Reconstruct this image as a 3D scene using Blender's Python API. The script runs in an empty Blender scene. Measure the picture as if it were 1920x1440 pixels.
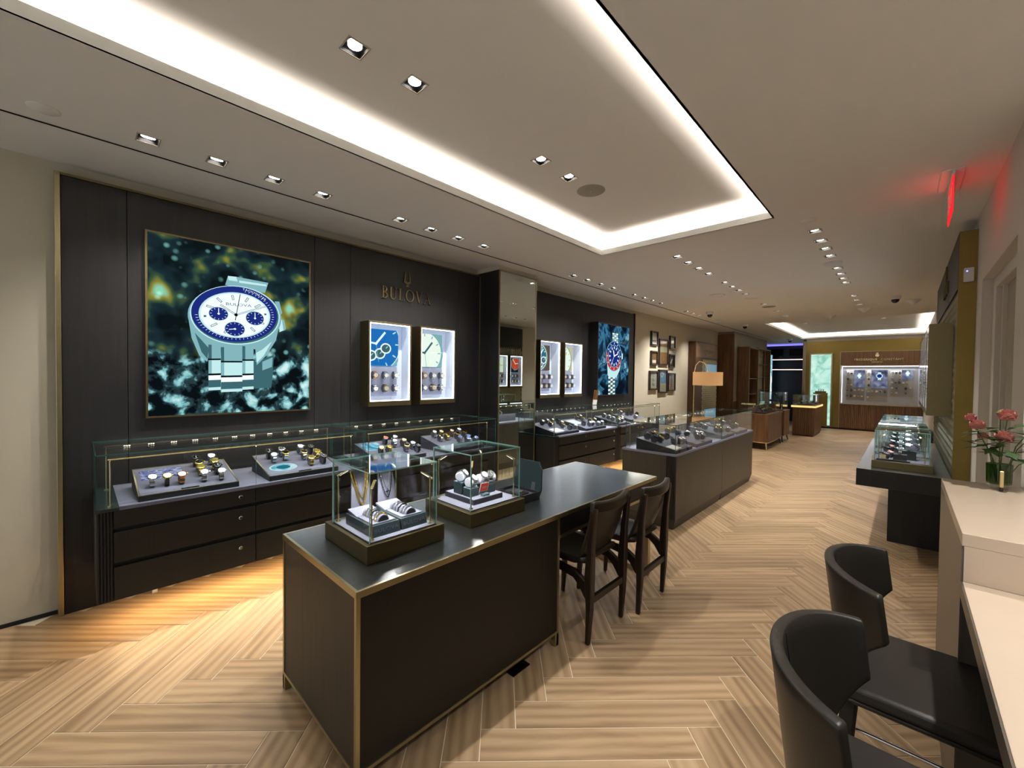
import bpy, bmesh, math, random
from math import sin, cos, pi, radians, sqrt
from mathutils import Matrix, Vector
random.seed(7)
S = bpy.context.scene
COL = S.collection
# ---------------------------------------------------------------- camera
YAW, PITCH, ROLL = 0.760391839, -0.020653527, 0.012192366
cam = bpy.data.objects.new('camera', bpy.data.cameras.new('camera')); COL.objects.link(cam)
cam.data.sensor_width = 36.0; cam.data.lens = 773.88 / 1920 * 36.0
cam.data.clip_start = 0.02; cam.data.clip_end = 100
_f = Vector((-sin(YAW)*cos(PITCH), cos(YAW)*cos(PITCH), sin(PITCH)))
_r = Vector((cos(YAW), sin(YAW), 0)); _u = _r.cross(_f)
_r2 = cos(ROLL)*_r + sin(ROLL)*_u; _u2 = -sin(ROLL)*_r + cos(ROLL)*_u
cam.matrix_world = Matrix(((_r2.x, _u2.x, -_f.x, 0), (_r2.y, _u2.y, -_f.y, 0), (_r2.z, _u2.z, -_f.z, 1.55), (0, 0, 0, 1)))
S.camera = cam
# ---------------------------------------------------------------- world, view
W = bpy.data.worlds.new('world'); S.world = W; W.use_nodes = True
W.node_tree.nodes['Background'].inputs[0].default_value = (0.86, 0.88, 0.9, 1)
W.node_tree.nodes['Background'].inputs[1].default_value = 1.3
S.view_settings.view_transform = 'Standard'; S.view_settings.look = 'None'
S.view_settings.exposure = 0.0; S.view_settings.gamma = 1.0; S.view_settings.use_curve_mapping = False
S.cycles.transparent_max_bounces = 24; S.cycles.max_bounces = 6; S.cycles.diffuse_bounces = 3
S.cycles.adaptive_threshold = 0.1; S.cycles.adaptive_min_samples = 16; S.cycles.glossy_bounces = 3; S.cycles.transmission_bounces = 6
S.cycles.sample_clamp_indirect = 6.0; S.cycles.caustics_reflective = False; S.cycles.caustics_refractive = False
P_SPOT, P_COVE, P_CASE, P_UNDER = 34.0, 8.6, 2.6, 7.5
def light(name, typ, loc, power, color=(1, .97, .94), parent=None, rot=None, **k):
    L = bpy.data.lights.new(name, typ); L.energy = power; L.color = color
    for a, b in k.items(): setattr(L, a, b)
    o = bpy.data.objects.new(name, L); COL.objects.link(o); o.location = loc
    if rot is not None: o.rotation_euler = rot
    if parent is not None:
        o.parent = parent; o.matrix_parent_inverse = Matrix.Translation(-Vector(parent.get('_w', (0, 0, 0))))
    return o
# ---------------------------------------------------------------- helpers
def lin(c):
    c = c/255.0
    return c/12.92 if c <= .04045 else ((c+.055)/1.055)**2.4
def C(h):
    h = h.lstrip('#'); return (lin(int(h[0:2], 16)), lin(int(h[2:4], 16)), lin(int(h[4:6], 16)), 1)
MATS = {}
def nd(t, typ, **k):
    n = t.nodes.new(typ)
    for a, b in k.items():
        if a == 'ins':
            for i, v in b.items(): n.inputs[i].default_value = v
        else: setattr(n, a, b)
    return n
def newmat(name):
    m = bpy.data.materials.new(name); m.use_nodes = True; MATS[name] = m
    return m, m.node_tree, m.node_tree.nodes['Principled BSDF']
def pm(name, col, rough=.5, metal=0, spec=.5, emit=None, es=0, bump=0, bscale=60, noise=0, nscale=8, coat=0):
    m, t, b = newmat(name)
    c = C(col) if isinstance(col, str) else (*col, 1)
    b.inputs['Base Color'].default_value = c; b.inputs['Roughness'].default_value = rough
    b.inputs['Metallic'].default_value = metal; b.inputs['Specular IOR Level'].default_value = spec
    if coat: b.inputs['Coat Weight'].default_value = coat; b.inputs['Coat Roughness'].default_value = .15
    if emit: b.inputs['Emission Color'].default_value = C(emit); b.inputs['Emission Strength'].default_value = es
    if noise or bump:
        tc = nd(t, 'ShaderNodeTexCoord')
    if noise:
        n = nd(t, 'ShaderNodeTexNoise', ins={'Scale': nscale, 'Detail': 6})
        t.links.new(tc.outputs['Object'], n.inputs['Vector'])
        r = nd(t, 'ShaderNodeMapRange', ins={3: 1-noise, 4: 1+noise})
        t.links.new(n.outputs[0], r.inputs[0])
        v = nd(t, 'ShaderNodeVectorMath', operation='SCALE', ins={0: c[:3]})
        t.links.new(r.outputs[0], v.inputs['Scale']); t.links.new(v.outputs[0], b.inputs['Base Color'])
    if bump:
        n = nd(t, 'ShaderNodeTexNoise', ins={'Scale': bscale, 'Detail': 4})
        t.links.new(tc.outputs['Object'], n.inputs['Vector'])
        u = nd(t, 'ShaderNodeBump', ins={'Strength': bump, 'Distance': .002})
        t.links.new(n.outputs[0], u.inputs['Height']); t.links.new(u.outputs[0], b.inputs['Normal'])
    return m
def em(name, col, s=1.0):
    m = bpy.data.materials.new(name); m.use_nodes = True; t = m.node_tree; MATS[name] = m
    t.nodes.remove(t.nodes['Principled BSDF'])
    e = nd(t, 'ShaderNodeEmission', ins={0: C(col), 1: s}); t.links.new(e.outputs[0], t.nodes['Material Output'].inputs[0])
    return m
def woodmat(name, c1, c2, rough=.4, axis='Z', scale=1.0, bump=.25, spec=.5, coat=0):
    """stained wood, grain running along the given object axis"""
    m, t, b = newmat(name)
    tc = nd(t, 'ShaderNodeTexCoord'); mp = nd(t, 'ShaderNodeMapping')
    sc = {'X': (1.2, 22, 22), 'Y': (22, 1.2, 22), 'Z': (22, 22, 1.2)}[axis]
    mp.inputs['Scale'].default_value = tuple(v*scale for v in sc)
    n = nd(t, 'ShaderNodeTexNoise', ins={'Scale': 1.6, 'Detail': 8, 'Roughness': .65, 'Distortion': .6})
    r = nd(t, 'ShaderNodeValToRGB'); r.color_ramp.elements[0].color = C(c1); r.color_ramp.elements[1].color = C(c2)
    r.color_ramp.elements[0].position = .3; r.color_ramp.elements[1].position = .72
    t.links.new(tc.outputs['Object'], mp.inputs['Vector']); t.links.new(mp.outputs[0], n.inputs['Vector'])
    t.links.new(n.outputs[0], r.inputs[0]); t.links.new(r.outputs[0], b.inputs['Base Color'])
    u = nd(t, 'ShaderNodeBump', ins={'Strength': bump, 'Distance': .002})
    t.links.new(n.outputs[0], u.inputs['Height']); t.links.new(u.outputs[0], b.inputs['Normal'])
    b.inputs['Roughness'].default_value = rough; b.inputs['Specular IOR Level'].default_value = spec
    if coat: b.inputs['Coat Weight'].default_value = coat; b.inputs['Coat Roughness'].default_value = .2
    return m
def glassmat(name, tint=(.965, .985, .98), ior=1.45):
    m = bpy.data.materials.new(name); m.use_nodes = True; t = m.node_tree; MATS[name] = m
    t.nodes.remove(t.nodes['Principled BSDF'])
    tr = nd(t, 'ShaderNodeBsdfTransparent', ins={0: (*tint, 1)}); gl = nd(t, 'ShaderNodeBsdfGlossy', ins={0: (1, 1, 1, 1), 1: 0.0})
    lw = nd(t, 'ShaderNodeLayerWeight', ins={0: .5}); pw = nd(t, 'ShaderNodeMath', operation='POWER', ins={1: 5.0}); t.links.new(lw.outputs['Facing'], pw.inputs[0])
    fr = nd(t, 'ShaderNodeMath', operation='MULTIPLY_ADD', ins={1: .95, 2: .035}); t.links.new(pw.outputs[0], fr.inputs[0]); mx = nd(t, 'ShaderNodeMixShader')
    t.links.new(fr.outputs[0], mx.inputs[0]); t.links.new(tr.outputs[0], mx.inputs[1]); t.links.new(gl.outputs[0], mx.inputs[2])
    t.links.new(mx.outputs[0], t.nodes['Material Output'].inputs[0])
    return m
class MB:
    def __init__(s): s.v = []; s.f = []; s.m = []; s.uv = None
    def add(s, vs, fs, m=0, M=None):
        k = len(s.v)
        s.v += [tuple(M @ Vector(p)) for p in vs] if M else [tuple(p) for p in vs]
        s.f += [tuple(k+i for i in f) for f in fs]; s.m += [m]*len(fs); return s
    def box(s, x0, x1, y0, y1, z0, z1, m=0, M=None):
        vs = [(x, y, z) for z in (z0, z1) for y in (y0, y1) for x in (x0, x1)]
        return s.add(vs, [(0, 2, 3, 1), (4, 5, 7, 6), (0, 1, 5, 4), (2, 6, 7, 3), (0, 4, 6, 2), (1, 3, 7, 5)], m, M)
    def frus(s, a, b, z0, z1, m=0, M=None):   # rectangle a=(x0,x1,y0,y1) at z0 to rectangle b at z1
        vs = [(a[0], a[2], z0), (a[1], a[2], z0), (a[1], a[3], z0), (a[0], a[3], z0), (b[0], b[2], z1), (b[1], b[2], z1), (b[1], b[3], z1), (b[0], b[3], z1)]
        return s.add(vs, [(3, 2, 1, 0), (4, 5, 6, 7), (0, 1, 5, 4), (1, 2, 6, 5), (2, 3, 7, 6), (3, 0, 4, 7)], m, M)
    def prism(s, poly, z0, z1, m=0, M=None, cap=True):
        n = len(poly); vs = [(x, y, z0) for x, y in poly]+[(x, y, z1) for x, y in poly]
        fs = [(i, (i+1) % n, n+(i+1) % n, n+i) for i in range(n)]
        if cap: fs += [tuple(range(n-1, -1, -1)), tuple(range(n, 2*n))]
        return s.add(vs, fs, m, M)
    def poly(s, poly, z=0, m=0, M=None):
        return s.add([(x, y, z) for x, y in poly], [tuple(range(len(poly)))], m, M)
    def tube(s, pts, r, n=8, m=0, M=None, closed=False, cap=True):
        P = [Vector(p) for p in pts]; N = len(P); R = r if isinstance(r, (list, tuple)) else [r]*N
        vs = []; prev = None
        for i, p in enumerate(P):
            if closed: d = P[(i+1) % N]-P[i-1]
            else: d = (P[min(i+1, N-1)]-P[max(i-1, 0)])
            d.normalize()
            a = prev-d*prev.dot(d) if prev is not None else (Vector((0, 0, 1)) if abs(d.z) < .9 else Vector((1, 0, 0))).cross(d)
            if a.length < 1e-6: a = Vector((1, 0, 0)).cross(d)
            a.normalize(); b = d.cross(a); prev = a
            vs += [p+(a*cos(2*pi*k/n)+b*sin(2*pi*k/n))*R[i] for k in range(n)]
        fs = []
        for i in range(N if closed else N-1):
            j = (i+1) % N
            fs += [(i*n+k, i*n+(k+1) % n, j*n+(k+1) % n, j*n+k) for k in range(n)]
        if cap and not closed: fs += [tuple(range(n-1, -1, -1)), tuple((N-1)*n+k for k in range(n))]
        return s.add(vs, fs, m, M)
    def rbox(s, pts, w, h, m=0, up=(0, 0, 1), M=None):
        """rectangular bar swept through points; w,h scalars or lists (w across, h along up)"""
        P = [Vector(p) for p in pts]; N = len(P); Wd = w if isinstance(w, (list, tuple)) else [w]*N; Hh = h if isinstance(h, (list, tuple)) else [h]*N
        U = Vector(up); vs = []
        for i, p in enumerate(P):
            d = (P[min(i+1, N-1)]-P[max(i-1, 0)]).normalized(); a = d.cross(U)
            if a.length < 1e-5: a = Vector((1, 0, 0))
            a.normalize(); b = a.cross(d)
            vs += [p+a*(sx*Wd[i]/2)+b*(sy*Hh[i]/2) for sx, sy in ((-1, -1), (1, -1), (1, 1), (-1, 1))]
        fs = [(i*4+k, i*4+(k+1) % 4, (i+1)*4+(k+1) % 4, (i+1)*4+k) for i in range(N-1) for k in range(4)]
        fs += [(3, 2, 1, 0), tuple((N-1)*4+k for k in range(4))]
        return s.add(vs, fs, m, M)
    def lathe(s, prof, n=20, m=0, M=None, c=(0, 0, 0), sx=1, sy=1):
        vs = []; N = len(prof)
        for r, z in prof: vs += [(c[0]+r*cos(2*pi*k/n)*sx, c[1]+r*sin(2*pi*k/n)*sy, c[2]+z) for k in range(n)]
        fs = [(i*n+k, i*n+(k+1) % n, (i+1)*n+(k+1) % n, (i+1)*n+k) for i in range(N-1) for k in range(n)]
        if prof[0][0] > 1e-6: fs.append(tuple(range(n-1, -1, -1)))
        if prof[-1][0] > 1e-6: fs.append(tuple((N-1)*n+k for k in range(n)))
        return s.add(vs, fs, m, M)
    def grid(s, fn, nu, nv, m=0, M=None, thick=0):
        vs = [fn(i/nu, j/nv) for j in range(nv+1) for i in range(nu+1)]
        fs = [(j*(nu+1)+i, j*(nu+1)+i+1, (j+1)*(nu+1)+i+1, (j+1)*(nu+1)+i) for j in range(nv) for i in range(nu)]
        return s.add(vs, fs, m, M)
    def mesh(s, name, mats):
        me = bpy.data.meshes.new(name); me.from_pydata(s.v, [], s.f)
        for x in mats: me.materials.append(MATS[x] if isinstance(x, str) else x)
        me.polygons.foreach_set('material_index', s.m); me.update(); return me
    def build(s, name, mats, parent=None, smooth=False, bevel=0, world=True, recalc=False, solid=0, sub=0):
        if isinstance(mats, str): mats = [mats]
        me = s.mesh(name, mats)
        if recalc:
            b = bmesh.new(); b.from_mesh(me); bmesh.ops.recalc_face_normals(b, faces=b.faces); b.to_mesh(me); b.free()
        if smooth: me.shade_smooth(); me.set_sharp_from_angle(angle=radians(smooth if smooth is not True else 40))
        o = bpy.data.objects.new(name, me); COL.objects.link(o)
        if parent is not None:
            o.parent = parent
            if world:
                w = parent.get('_w', (0, 0, 0)); o.matrix_parent_inverse = Matrix.Translation(-Vector(w)); o['_w'] = [0, 0, 0]
        if solid:
            q = o.modifiers.new('s', 'SOLIDIFY'); q.thickness = solid; q.offset = 0
        if sub:
            q = o.modifiers.new('u', 'SUBSURF'); q.levels = sub; q.render_levels = sub
        if bevel:
            q = o.modifiers.new('b', 'BEVEL'); q.width = bevel; q.segments = 2; q.limit_method = 'ANGLE'; q.angle_limit = radians(40)
        return o
def B(*a, m=0): return MB().box(*a, m=m)
def thing(name, label, cat, loc=(0, 0, 0), group=None, rz=0):
    o = bpy.data.objects.new(name, None); COL.objects.link(o); o.location = loc; o.rotation_euler = (0, 0, rz)
    o['label'] = label; o['category'] = cat; o['_w'] = list(loc); o.empty_display_size = .1
    if group: o['group'] = group
    return o
def tag(o, label, cat, group=None, kind=None):
    o['label'] = label; o['category'] = cat
    if group: o['group'] = group
    if kind: o['kind'] = kind
    return o
def struct(o, kind='structure'): o['kind'] = kind; return o
def kids(o): return KID.get(o.name, [])
KID = {}
def dup(root, loc=None, rot=None, label=None, group=None, mw=None):
    """copy a thing, its parts and their sub-parts (children are listed once per source)"""
    if root.name not in KID:
        allo = list(COL.objects)
        KID[root.name] = [(c, [g for g in allo if g.parent == c]) for c in allo if c.parent == root]
    r = root.copy(); COL.objects.link(r)
    if mw is not None: r.matrix_world = mw
    if loc is not None: r.location = loc
    if rot is not None: r.rotation_euler = rot
    if label: r['label'] = label
    if group: r['group'] = group
    for c, gs in KID[root.name]:
        d = c.copy(); COL.objects.link(d); d.parent = r
        for g in gs:
            e = g.copy(); COL.objects.link(e); e.parent = d
    return r
def LW(x0, y=0, z=0): return Matrix(((0, 0, 1, x0), (1, 0, 0, y), (0, 1, 0, z), (0, 0, 0, 1)))     # plane facing +x
def RW(x0, y=0, z=0): return Matrix(((0, 0, -1, x0), (-1, 0, 0, y), (0, 1, 0, z), (0, 0, 0, 1)))   # plane facing -x
def FW(y0, x=0, z=0): return Matrix(((1, 0, 0, x), (0, 0, -1, y0), (0, 1, 0, z), (0, 0, 0, 1)))    # plane facing -y
def ell(cx, cy, rx, ry, n=32, a0=0, a1=2*pi, rot=0):
    out = []
    for k in range(n):
        t = a0+(a1-a0)*k/(n-1 if a1-a0 < 2*pi-1e-6 else n); x = rx*cos(t); y = ry*sin(t)
        out.append((cx+x*cos(rot)-y*sin(rot), cy+x*sin(rot)+y*cos(rot)))
    return out
def bar(x0, y0, x1, y1, w):
    d = Vector((x1-x0, y1-y0)).normalized(); n = Vector((-d.y, d.x))*w/2
    return [(x0-n.x, y0-n.y), (x1-n.x, y1-n.y), (x1+n.x, y1+n.y), (x0+n.x, y0+n.y)]
def text_obj(body, size, M, mat, name, parent, extrude=.001, spacing=1.0, sx=1.0):
    cu = bpy.data.curves.new('t', 'FONT'); cu.body = body; cu.size = size; cu.extrude = extrude
    cu.align_x = 'CENTER'; cu.align_y = 'CENTER'; cu.space_character = spacing; cu.resolution_u = 2
    t = bpy.data.objects.new('t', cu); COL.objects.link(t)
    dg = bpy.context.evaluated_depsgraph_get(); me = bpy.data.meshes.new_from_object(t.evaluated_get(dg))
    bpy.data.objects.remove(t); bpy.data.curves.remove(cu)
    me.transform(M @ Matrix.Diagonal((sx, 1, 1, 1))); me.materials.clear(); me.materials.append(MATS[mat]); me.name = name
    o = bpy.data.objects.new(name, me); COL.objects.link(o)
    if parent is not None:
        o.parent = parent; w = parent.get('_w', (0, 0, 0)); o.matrix_parent_inverse = Matrix.Translation(-Vector(w)); o['_w'] = [0, 0, 0]
    return o
# ---------------------------------------------------------------- materials
pm('ceiling_paint', '#dad9d4', .9, noise=.02, bump=.05, bscale=200)
pm('wall_paint', '#c0b8a4', .85, noise=.03, bump=.08, bscale=150)
pm('cream_paint', '#cdc6ba', .8)
pm('grey_paint', '#a09888', .8)
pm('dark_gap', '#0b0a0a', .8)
pm('grout', '#e6d8bd', .9)
woodmat('black_oak', '#0a0a0b', '#1c1b1c', .5, 'Z', bump=.4)
woodmat('black_front', '#050504', '#0d0b0a', .5, 'Z', bump=.2)
woodmat('black_oak_y', '#0b0b0b', '#1d1c1b', .45, 'Y', bump=.35)
woodmat('desk_side_oak', '#2b241b', '#3d3427', .55, 'Z', bump=.3)
woodmat('desk_top_oak', '#14181a', '#2a3033', .3, 'Y', scale=1.2, bump=.35, spec=.8, coat=.5)
woodmat('olive_oak', '#37342a', '#464236', .45, 'Z', scale=1.5, bump=.15)
woodmat('drawer_oak', '#0d0d0b', '#191813', .42, 'Z', bump=.2)
woodmat('walnut', '#4c3018', '#86603a', .45, 'Z', bump=.15)
woodmat('walnut_dark', '#301a0a', '#5b3818', .5, 'Z', bump=.15)
woodmat('chair_wood', '#150d09', '#2c1c12', .35, 'Z', bump=.2)
pm('brass', '#b3ab88', .32, 1, noise=.06, nscale=30)
pm('brass_bright', '#e2d3a0', .2, 1)
pm('bronze', '#7c7050', .42, 1, noise=.08, nscale=20)
pm('bronze_wall', '#8d7a40', .5, .75, noise=.08, nscale=6)
pm('steel', '#d5d8dc', .18, 1)
pm('gold', '#f2cf68', .22, 1)
pm('rose_gold', '#d89a6a', .25, 1)
pm('dark_metal', '#2a2b2e', .3, .9)
pm('chrome', '#e8e8ea', .08, 1)
pm('felt_light', '#8e8fa2', .95, noise=.06, nscale=60)
pm('felt_lit', '#85879a', .95, noise=.06, nscale=60)  # deck felt lightened, with the case lights' brightness put into the colour
pm('felt', '#595a67', .95, noise=.06, nscale=60, bump=.15, bscale=400)
pm('felt_dark', '#3a3c46', .95, noise=.06, nscale=60)
pm('charcoal', '#24262c', .7)
pm('tray_navy', '#161a22', .6)
pm('teal_board', '#26383d', .6)
pm('case_glass_strip', '#1d2a2a', .15, spec=.8)
pm('teal_light', '#5f7a83', .6)
pm('lilac_board', '#8d90a8', .8)
pm('leather_black', '#26231f', .38, bump=.15, bscale=300, spec=.45)
pm('leather_brown', '#2b231a', .42, bump=.15, bscale=300, spec=.4)
pm('leather_strap', '#20150f', .5)
pm('white_plastic', '#d9d8d4', .4)
pm('black_plastic', '#08080a', .15)
pm('stone_top', '#c6b4a0', .28, noise=.07, nscale=7, coat=.1)
pm('stone_side_shaded', '#5c554b', .35, noise=.06, nscale=7)  # bar side stone darkened; the lack of light there is in its colour
pm('white_box', '#dfe4f2', .6)
pm('paper', '#c9c3b8', .6)
pm('cushion', '#c5c7d2', .8)
pm('cushion_dark', '#4a4b57', .8)
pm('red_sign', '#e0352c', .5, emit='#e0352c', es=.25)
pm('white_print', '#f2efe9', .6)
pm('petal_pink', '#d98c84', .6, noise=.15, nscale=40)
pm('petal_pale', '#e2a79a', .6)
pm('leaf_green', '#3c5a2c', .55, noise=.2, nscale=30)
pm('bud_green', '#7d8242', .6)
pm('stem_green', '#4d6633', .55)
pm('lamp_shade', '#c79f74', .8, emit='#d9a366', es=.35)
pm('speaker_grille', '#8f8d80', .9, bump=.3, bscale=600)
pm('greige_panel', '#8c8570', .6)
pm('purple_wall', '#1d1b33', .35, noise=.2, nscale=3)
pm('screen_blue', '#5f7f96', .3, emit='#6f9fb5', es=.6)
pm('glass_edge_bright', '#a6dcd4', .15, spec=.9)
pm('glass_edge', '#3d6b66', .2, spec=.8, emit='#5fa8a0', es=.0)
pm('mirror', '#cfd6cf', .01, 1)
glassmat('glass'); glassmat('glass_green', (.42, .58, .30), 1.5)
em('led', '#fff4dc', 14); em('led_soft', '#fff4dc', 3); em('led_white', '#f4f6ff', 9); em('downlight_lens', '#fff6e6', 22)
em('backlit_mint', '#bff3e0', 1.0); em('led_warm', '#ffe9a8', 3.0); em('exit_red', '#ff2a30', 1.1); em('wifi_led', '#6a7cff', 5)
em('purple_led', '#8a86e8', 1.2); em('shelf_led', '#ffe0d8', 1.6); em('poster_blue', '#7fd0ea', .9)
pm('clear_acrylic', '#a8b0b0', .15, spec=.8)
# floor planks: wood-look porcelain, grain along the plank (u), colour per plank
def plankmat():
    m, t, b = newmat('plank_oak')
    uv = nd(t, 'ShaderNodeUVMap'); oi = nd(t, 'ShaderNodeObjectInfo'); geo = nd(t, 'ShaderNodeNewGeometry')
    ad = nd(t, 'ShaderNodeMath', operation='ADD'); fr = nd(t, 'ShaderNodeMath', operation='FRACT')
    t.links.new(oi.outputs['Random'], ad.inputs[0]); t.links.new(geo.outputs['Random Per Island'], ad.inputs[1]); t.links.new(ad.outputs[0], fr.inputs[0])
    sep = nd(t, 'ShaderNodeSeparateXYZ'); t.links.new(uv.outputs[0], sep.inputs[0])
    def off(k):
        a = nd(t, 'ShaderNodeMath', operation='MULTIPLY', ins={1: k}); t.links.new(fr.outputs[0], a.inputs[0]); return a
    def coord(su, sv, k):
        c = nd(t, 'ShaderNodeCombineXYZ')
        for i, (o, s_) in enumerate(((sep.outputs[0], su), (sep.outputs[1], sv))):
            q = nd(t, 'ShaderNodeMath', operation='MULTIPLY_ADD', ins={1: s_}); t.links.new(o, q.inputs[0]); t.links.new(off(k+i*7).outputs[0], q.inputs[2]); t.links.new(q.outputs[0], c.inputs[i])
        t.links.new(off(k+3).outputs[0], c.inputs[2]); return c
    n1 = nd(t, 'ShaderNodeTexNoise', ins={'Scale': 1, 'Detail': 6, 'Roughness': .55, 'Distortion': .9}); t.links.new(coord(1.3, 10, 31).outputs[0], n1.inputs['Vector'])
    n2 = nd(t, 'ShaderNodeTexNoise', ins={'Scale': 1, 'Detail': 3, 'Roughness': .5, 'Distortion': .3}); t.links.new(coord(6, 170, 57).outputs[0], n2.inputs['Vector'])
    wv = nd(t, 'ShaderNodeTexWave', wave_type='RINGS', ins={'Scale': 1.1, 'Distortion': 4, 'Detail': 3, 'Detail Scale': 1.0}); t.links.new(coord(.8, 7, 19).outputs[0], wv.inputs['Vector'])
    mixf = nd(t, 'ShaderNodeMix', data_type='FLOAT', ins={0: .22}); t.links.new(n1.outputs[0], mixf.inputs[2]); t.links.new(wv.outputs[0], mixf.inputs[3])
    r = nd(t, 'ShaderNodeValToRGB'); e = r.color_ramp.elements
    e[0].position = .22; e[0].color = C('#836a4e'); e[1].position = .8; e[1].color = C('#c0a582')
    x = e.new(.40); x.color = C('#9f8363'); x = e.new(.56); x.color = C('#b29674')
    t.links.new(mixf.outputs[0], r.inputs[0])
    mr = nd(t, 'ShaderNodeMapRange', ins={3: .92, 4: 1.06}); t.links.new(n2.outputs[0], mr.inputs[0])
    pr = nd(t, 'ShaderNodeMapRange', ins={3: .85, 4: 1.1}); t.links.new(fr.outputs[0], pr.inputs[0])
    mu = nd(t, 'ShaderNodeMath', operation='MULTIPLY'); t.links.new(mr.outputs[0], mu.inputs[0]); t.links.new(pr.outputs[0], mu.inputs[1])
    v = nd(t, 'ShaderNodeVectorMath', operation='SCALE'); t.links.new(r.outputs[0], v.inputs[0]); t.links.new(mu.outputs[0], v.inputs['Scale'])
    t.links.new(v.outputs[0], b.inputs['Base Color']); b.inputs['Roughness'].default_value = .42; b.inputs['Specular IOR Level'].default_value = .35
    u = nd(t, 'ShaderNodeBump', ins={'Strength': .15, 'Distance': .001}); t.links.new(n2.outputs[0], u.inputs['Height']); t.links.new(u.outputs[0], b.inputs['Normal'])
plankmat()
def printmat(name, kind, s=1.0):
    """backlit photographic print: rocks / water / lightning / marble, in the poster's own object coordinates"""
    m = bpy.data.materials.new(name); m.use_nodes = True; t = m.node_tree; MATS[name] = m
    t.nodes.remove(t.nodes['Principled BSDF'])
    tc = nd(t, 'ShaderNodeTexCoord'); e = nd(t, 'ShaderNodeEmission', ins={1: s}); t.links.new(e.outputs[0], t.nodes['Material Output'].inputs[0])
    def noise(sc, det=6, dist=0, typ='ShaderNodeTexNoise'):
        n = nd(t, typ, ins={'Scale': sc, 'Detail': det, 'Distortion': dist}); t.links.new(tc.outputs['Object'], n.inputs['Vector']); return n
    def ramp(src, stops):
        r = nd(t, 'ShaderNodeValToRGB'); el = r.color_ramp.elements
        el[0].position, el[0].color = stops[0][0], C(stops[0][1]); el[1].position, el[1].color = stops[-1][0], C(stops[-1][1])
        for p, c in stops[1:-1]: q = el.new(p); q.color = C(c)
        t.links.new(src, r.inputs[0]); return r
    def mix(f, a, b_, typ='MIX'):
        x = nd(t, 'ShaderNodeMix', data_type='RGBA', blend_type=typ)
        if isinstance(f, float): x.inputs[0].default_value = f
        else: t.links.new(f, x.inputs[0])
        t.links.new(a, x.inputs[6]); t.links.new(b_, x.inputs[7]); return x
    if kind == 'rocks':
        sep = nd(t, 'ShaderNodeSeparateXYZ'); t.links.new(tc.outputs['Object'], sep.inputs[0])
        rk = ramp(noise(9, 12, .25).outputs[0], [(.44, '#0a1216'), (.52, '#2c474d'), (.58, '#86c8cc'), (.68, '#d8f8f6')])
        bg = ramp(noise(4.5, 2, .2).outputs[0], [(.40, '#0d1619'), (.54, '#1c3036'), (.60, '#3f5a3c'), (.66, '#8f8a34'), (.74, '#8fd8b4')])
        vo = nd(t, 'ShaderNodeTexVoronoi', ins={'Scale': 13}); t.links.new(tc.outputs['Object'], vo.inputs['Vector'])
        bk = ramp(vo.outputs['Distance'], [(.10, '#6fb0a8'), (.30, '#000000')])
        nm = ramp(noise(4, 2).outputs[0], [(.46, '#000000'), (.6, '#ffffff')])
        bk2 = mix(1.0, bk.outputs[0], nm.outputs[0], 'MULTIPLY'); up = mix(1.0, bg.outputs[0], bk2.outputs[2], 'ADD')
        a = nd(t, 'ShaderNodeMath', operation='MULTIPLY_ADD', ins={1: .35, 2: -.17}); t.links.new(noise(3, 5).outputs[0], a.inputs[0])
        h = nd(t, 'ShaderNodeMath', operation='ADD'); t.links.new(sep.outputs[2], h.inputs[0]); t.links.new(a.outputs[0], h.inputs[1])
        g = nd(t, 'ShaderNodeMapRange', ins={1: 1.68, 2: 1.74}); t.links.new(h.outputs[0], g.inputs[0])
        x = mix(g.outputs[0], rk.outputs[0], up.outputs[2]); t.links.new(x.outputs[2], e.inputs[0])
    elif kind == 'water':
        r = ramp(noise(2.4, 6, 1.6).outputs[0], [(.4, '#0b1420'), (.5, '#173246'), (.56, '#3f7fa5'), (.6, '#12202c'), (.68, '#7fb8d6')]); t.links.new(r.outputs[0], e.inputs[0])
    elif kind == 'lightning':
        r = ramp(noise(9, 6, 1.6).outputs[0], [(.36, '#55619e'), (.47, '#8c98cf'), (.5, '#e8ecff'), (.53, '#8c98cf'), (.7, '#6a74b0')]); t.links.new(r.outputs[0], e.inputs[0])
    elif kind == 'mint':
        r = ramp(noise(4, 8, .8).outputs[0], [(.35, '#8fd0bc'), (.5, '#c2f2e2'), (.7, '#e2fff6')]); t.links.new(r.outputs[0], e.inputs[0])
    elif kind == 'storm':
        r = ramp(noise(5, 6, .8).outputs[0], [(.3, '#3d4258'), (.5, '#7f86a6'), (.7, '#b4bcd4')]); t.links.new(r.outputs[0], e.inputs[0])
    elif kind == 'blueice':
        r = ramp(noise(6, 6, 1.5).outputs[0], [(.35, '#3a8fb8'), (.5, '#8fd8ee'), (.65, '#e6fbff')]); t.links.new(r.outputs[0], e.inputs[0])
printmat('rocks_print', 'rocks', .95); printmat('water_print', 'water', 1.0); printmat('lightning_print', 'lightning', .7)
printmat('mint_print', 'mint', .95); printmat('storm_print', 'storm', .7); printmat('ice_print', 'blueice', .9)
for n_, c_, s_ in (('ink_navy', '#22328c', .8), ('ink_blue', '#1272c4', 1.0), ('ink_sky', '#49b4e8', 1.0), ('ink_pale', '#c9f3f4', .95), ('ink_white', '#eefcff', 1.1), ('ink_steel', '#8fc4cc', .85),
                   ('ink_steel_dark', '#4a7c86', .7), ('ink_black', '#0c1418', .6), ('ink_red', '#d5343c', .9), ('ink_brown', '#6e5c52', .8), ('ink_gold', '#d9cf9a', .95),
                   ('ink_orange', '#e8502a', 1.0), ('ink_grey', '#6a6f80', .7), ('ink_cream', '#f4fff2', 1.05), ('ink_teal', '#2f7f96', .8)):
    em(n_, c_, s_)
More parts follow.
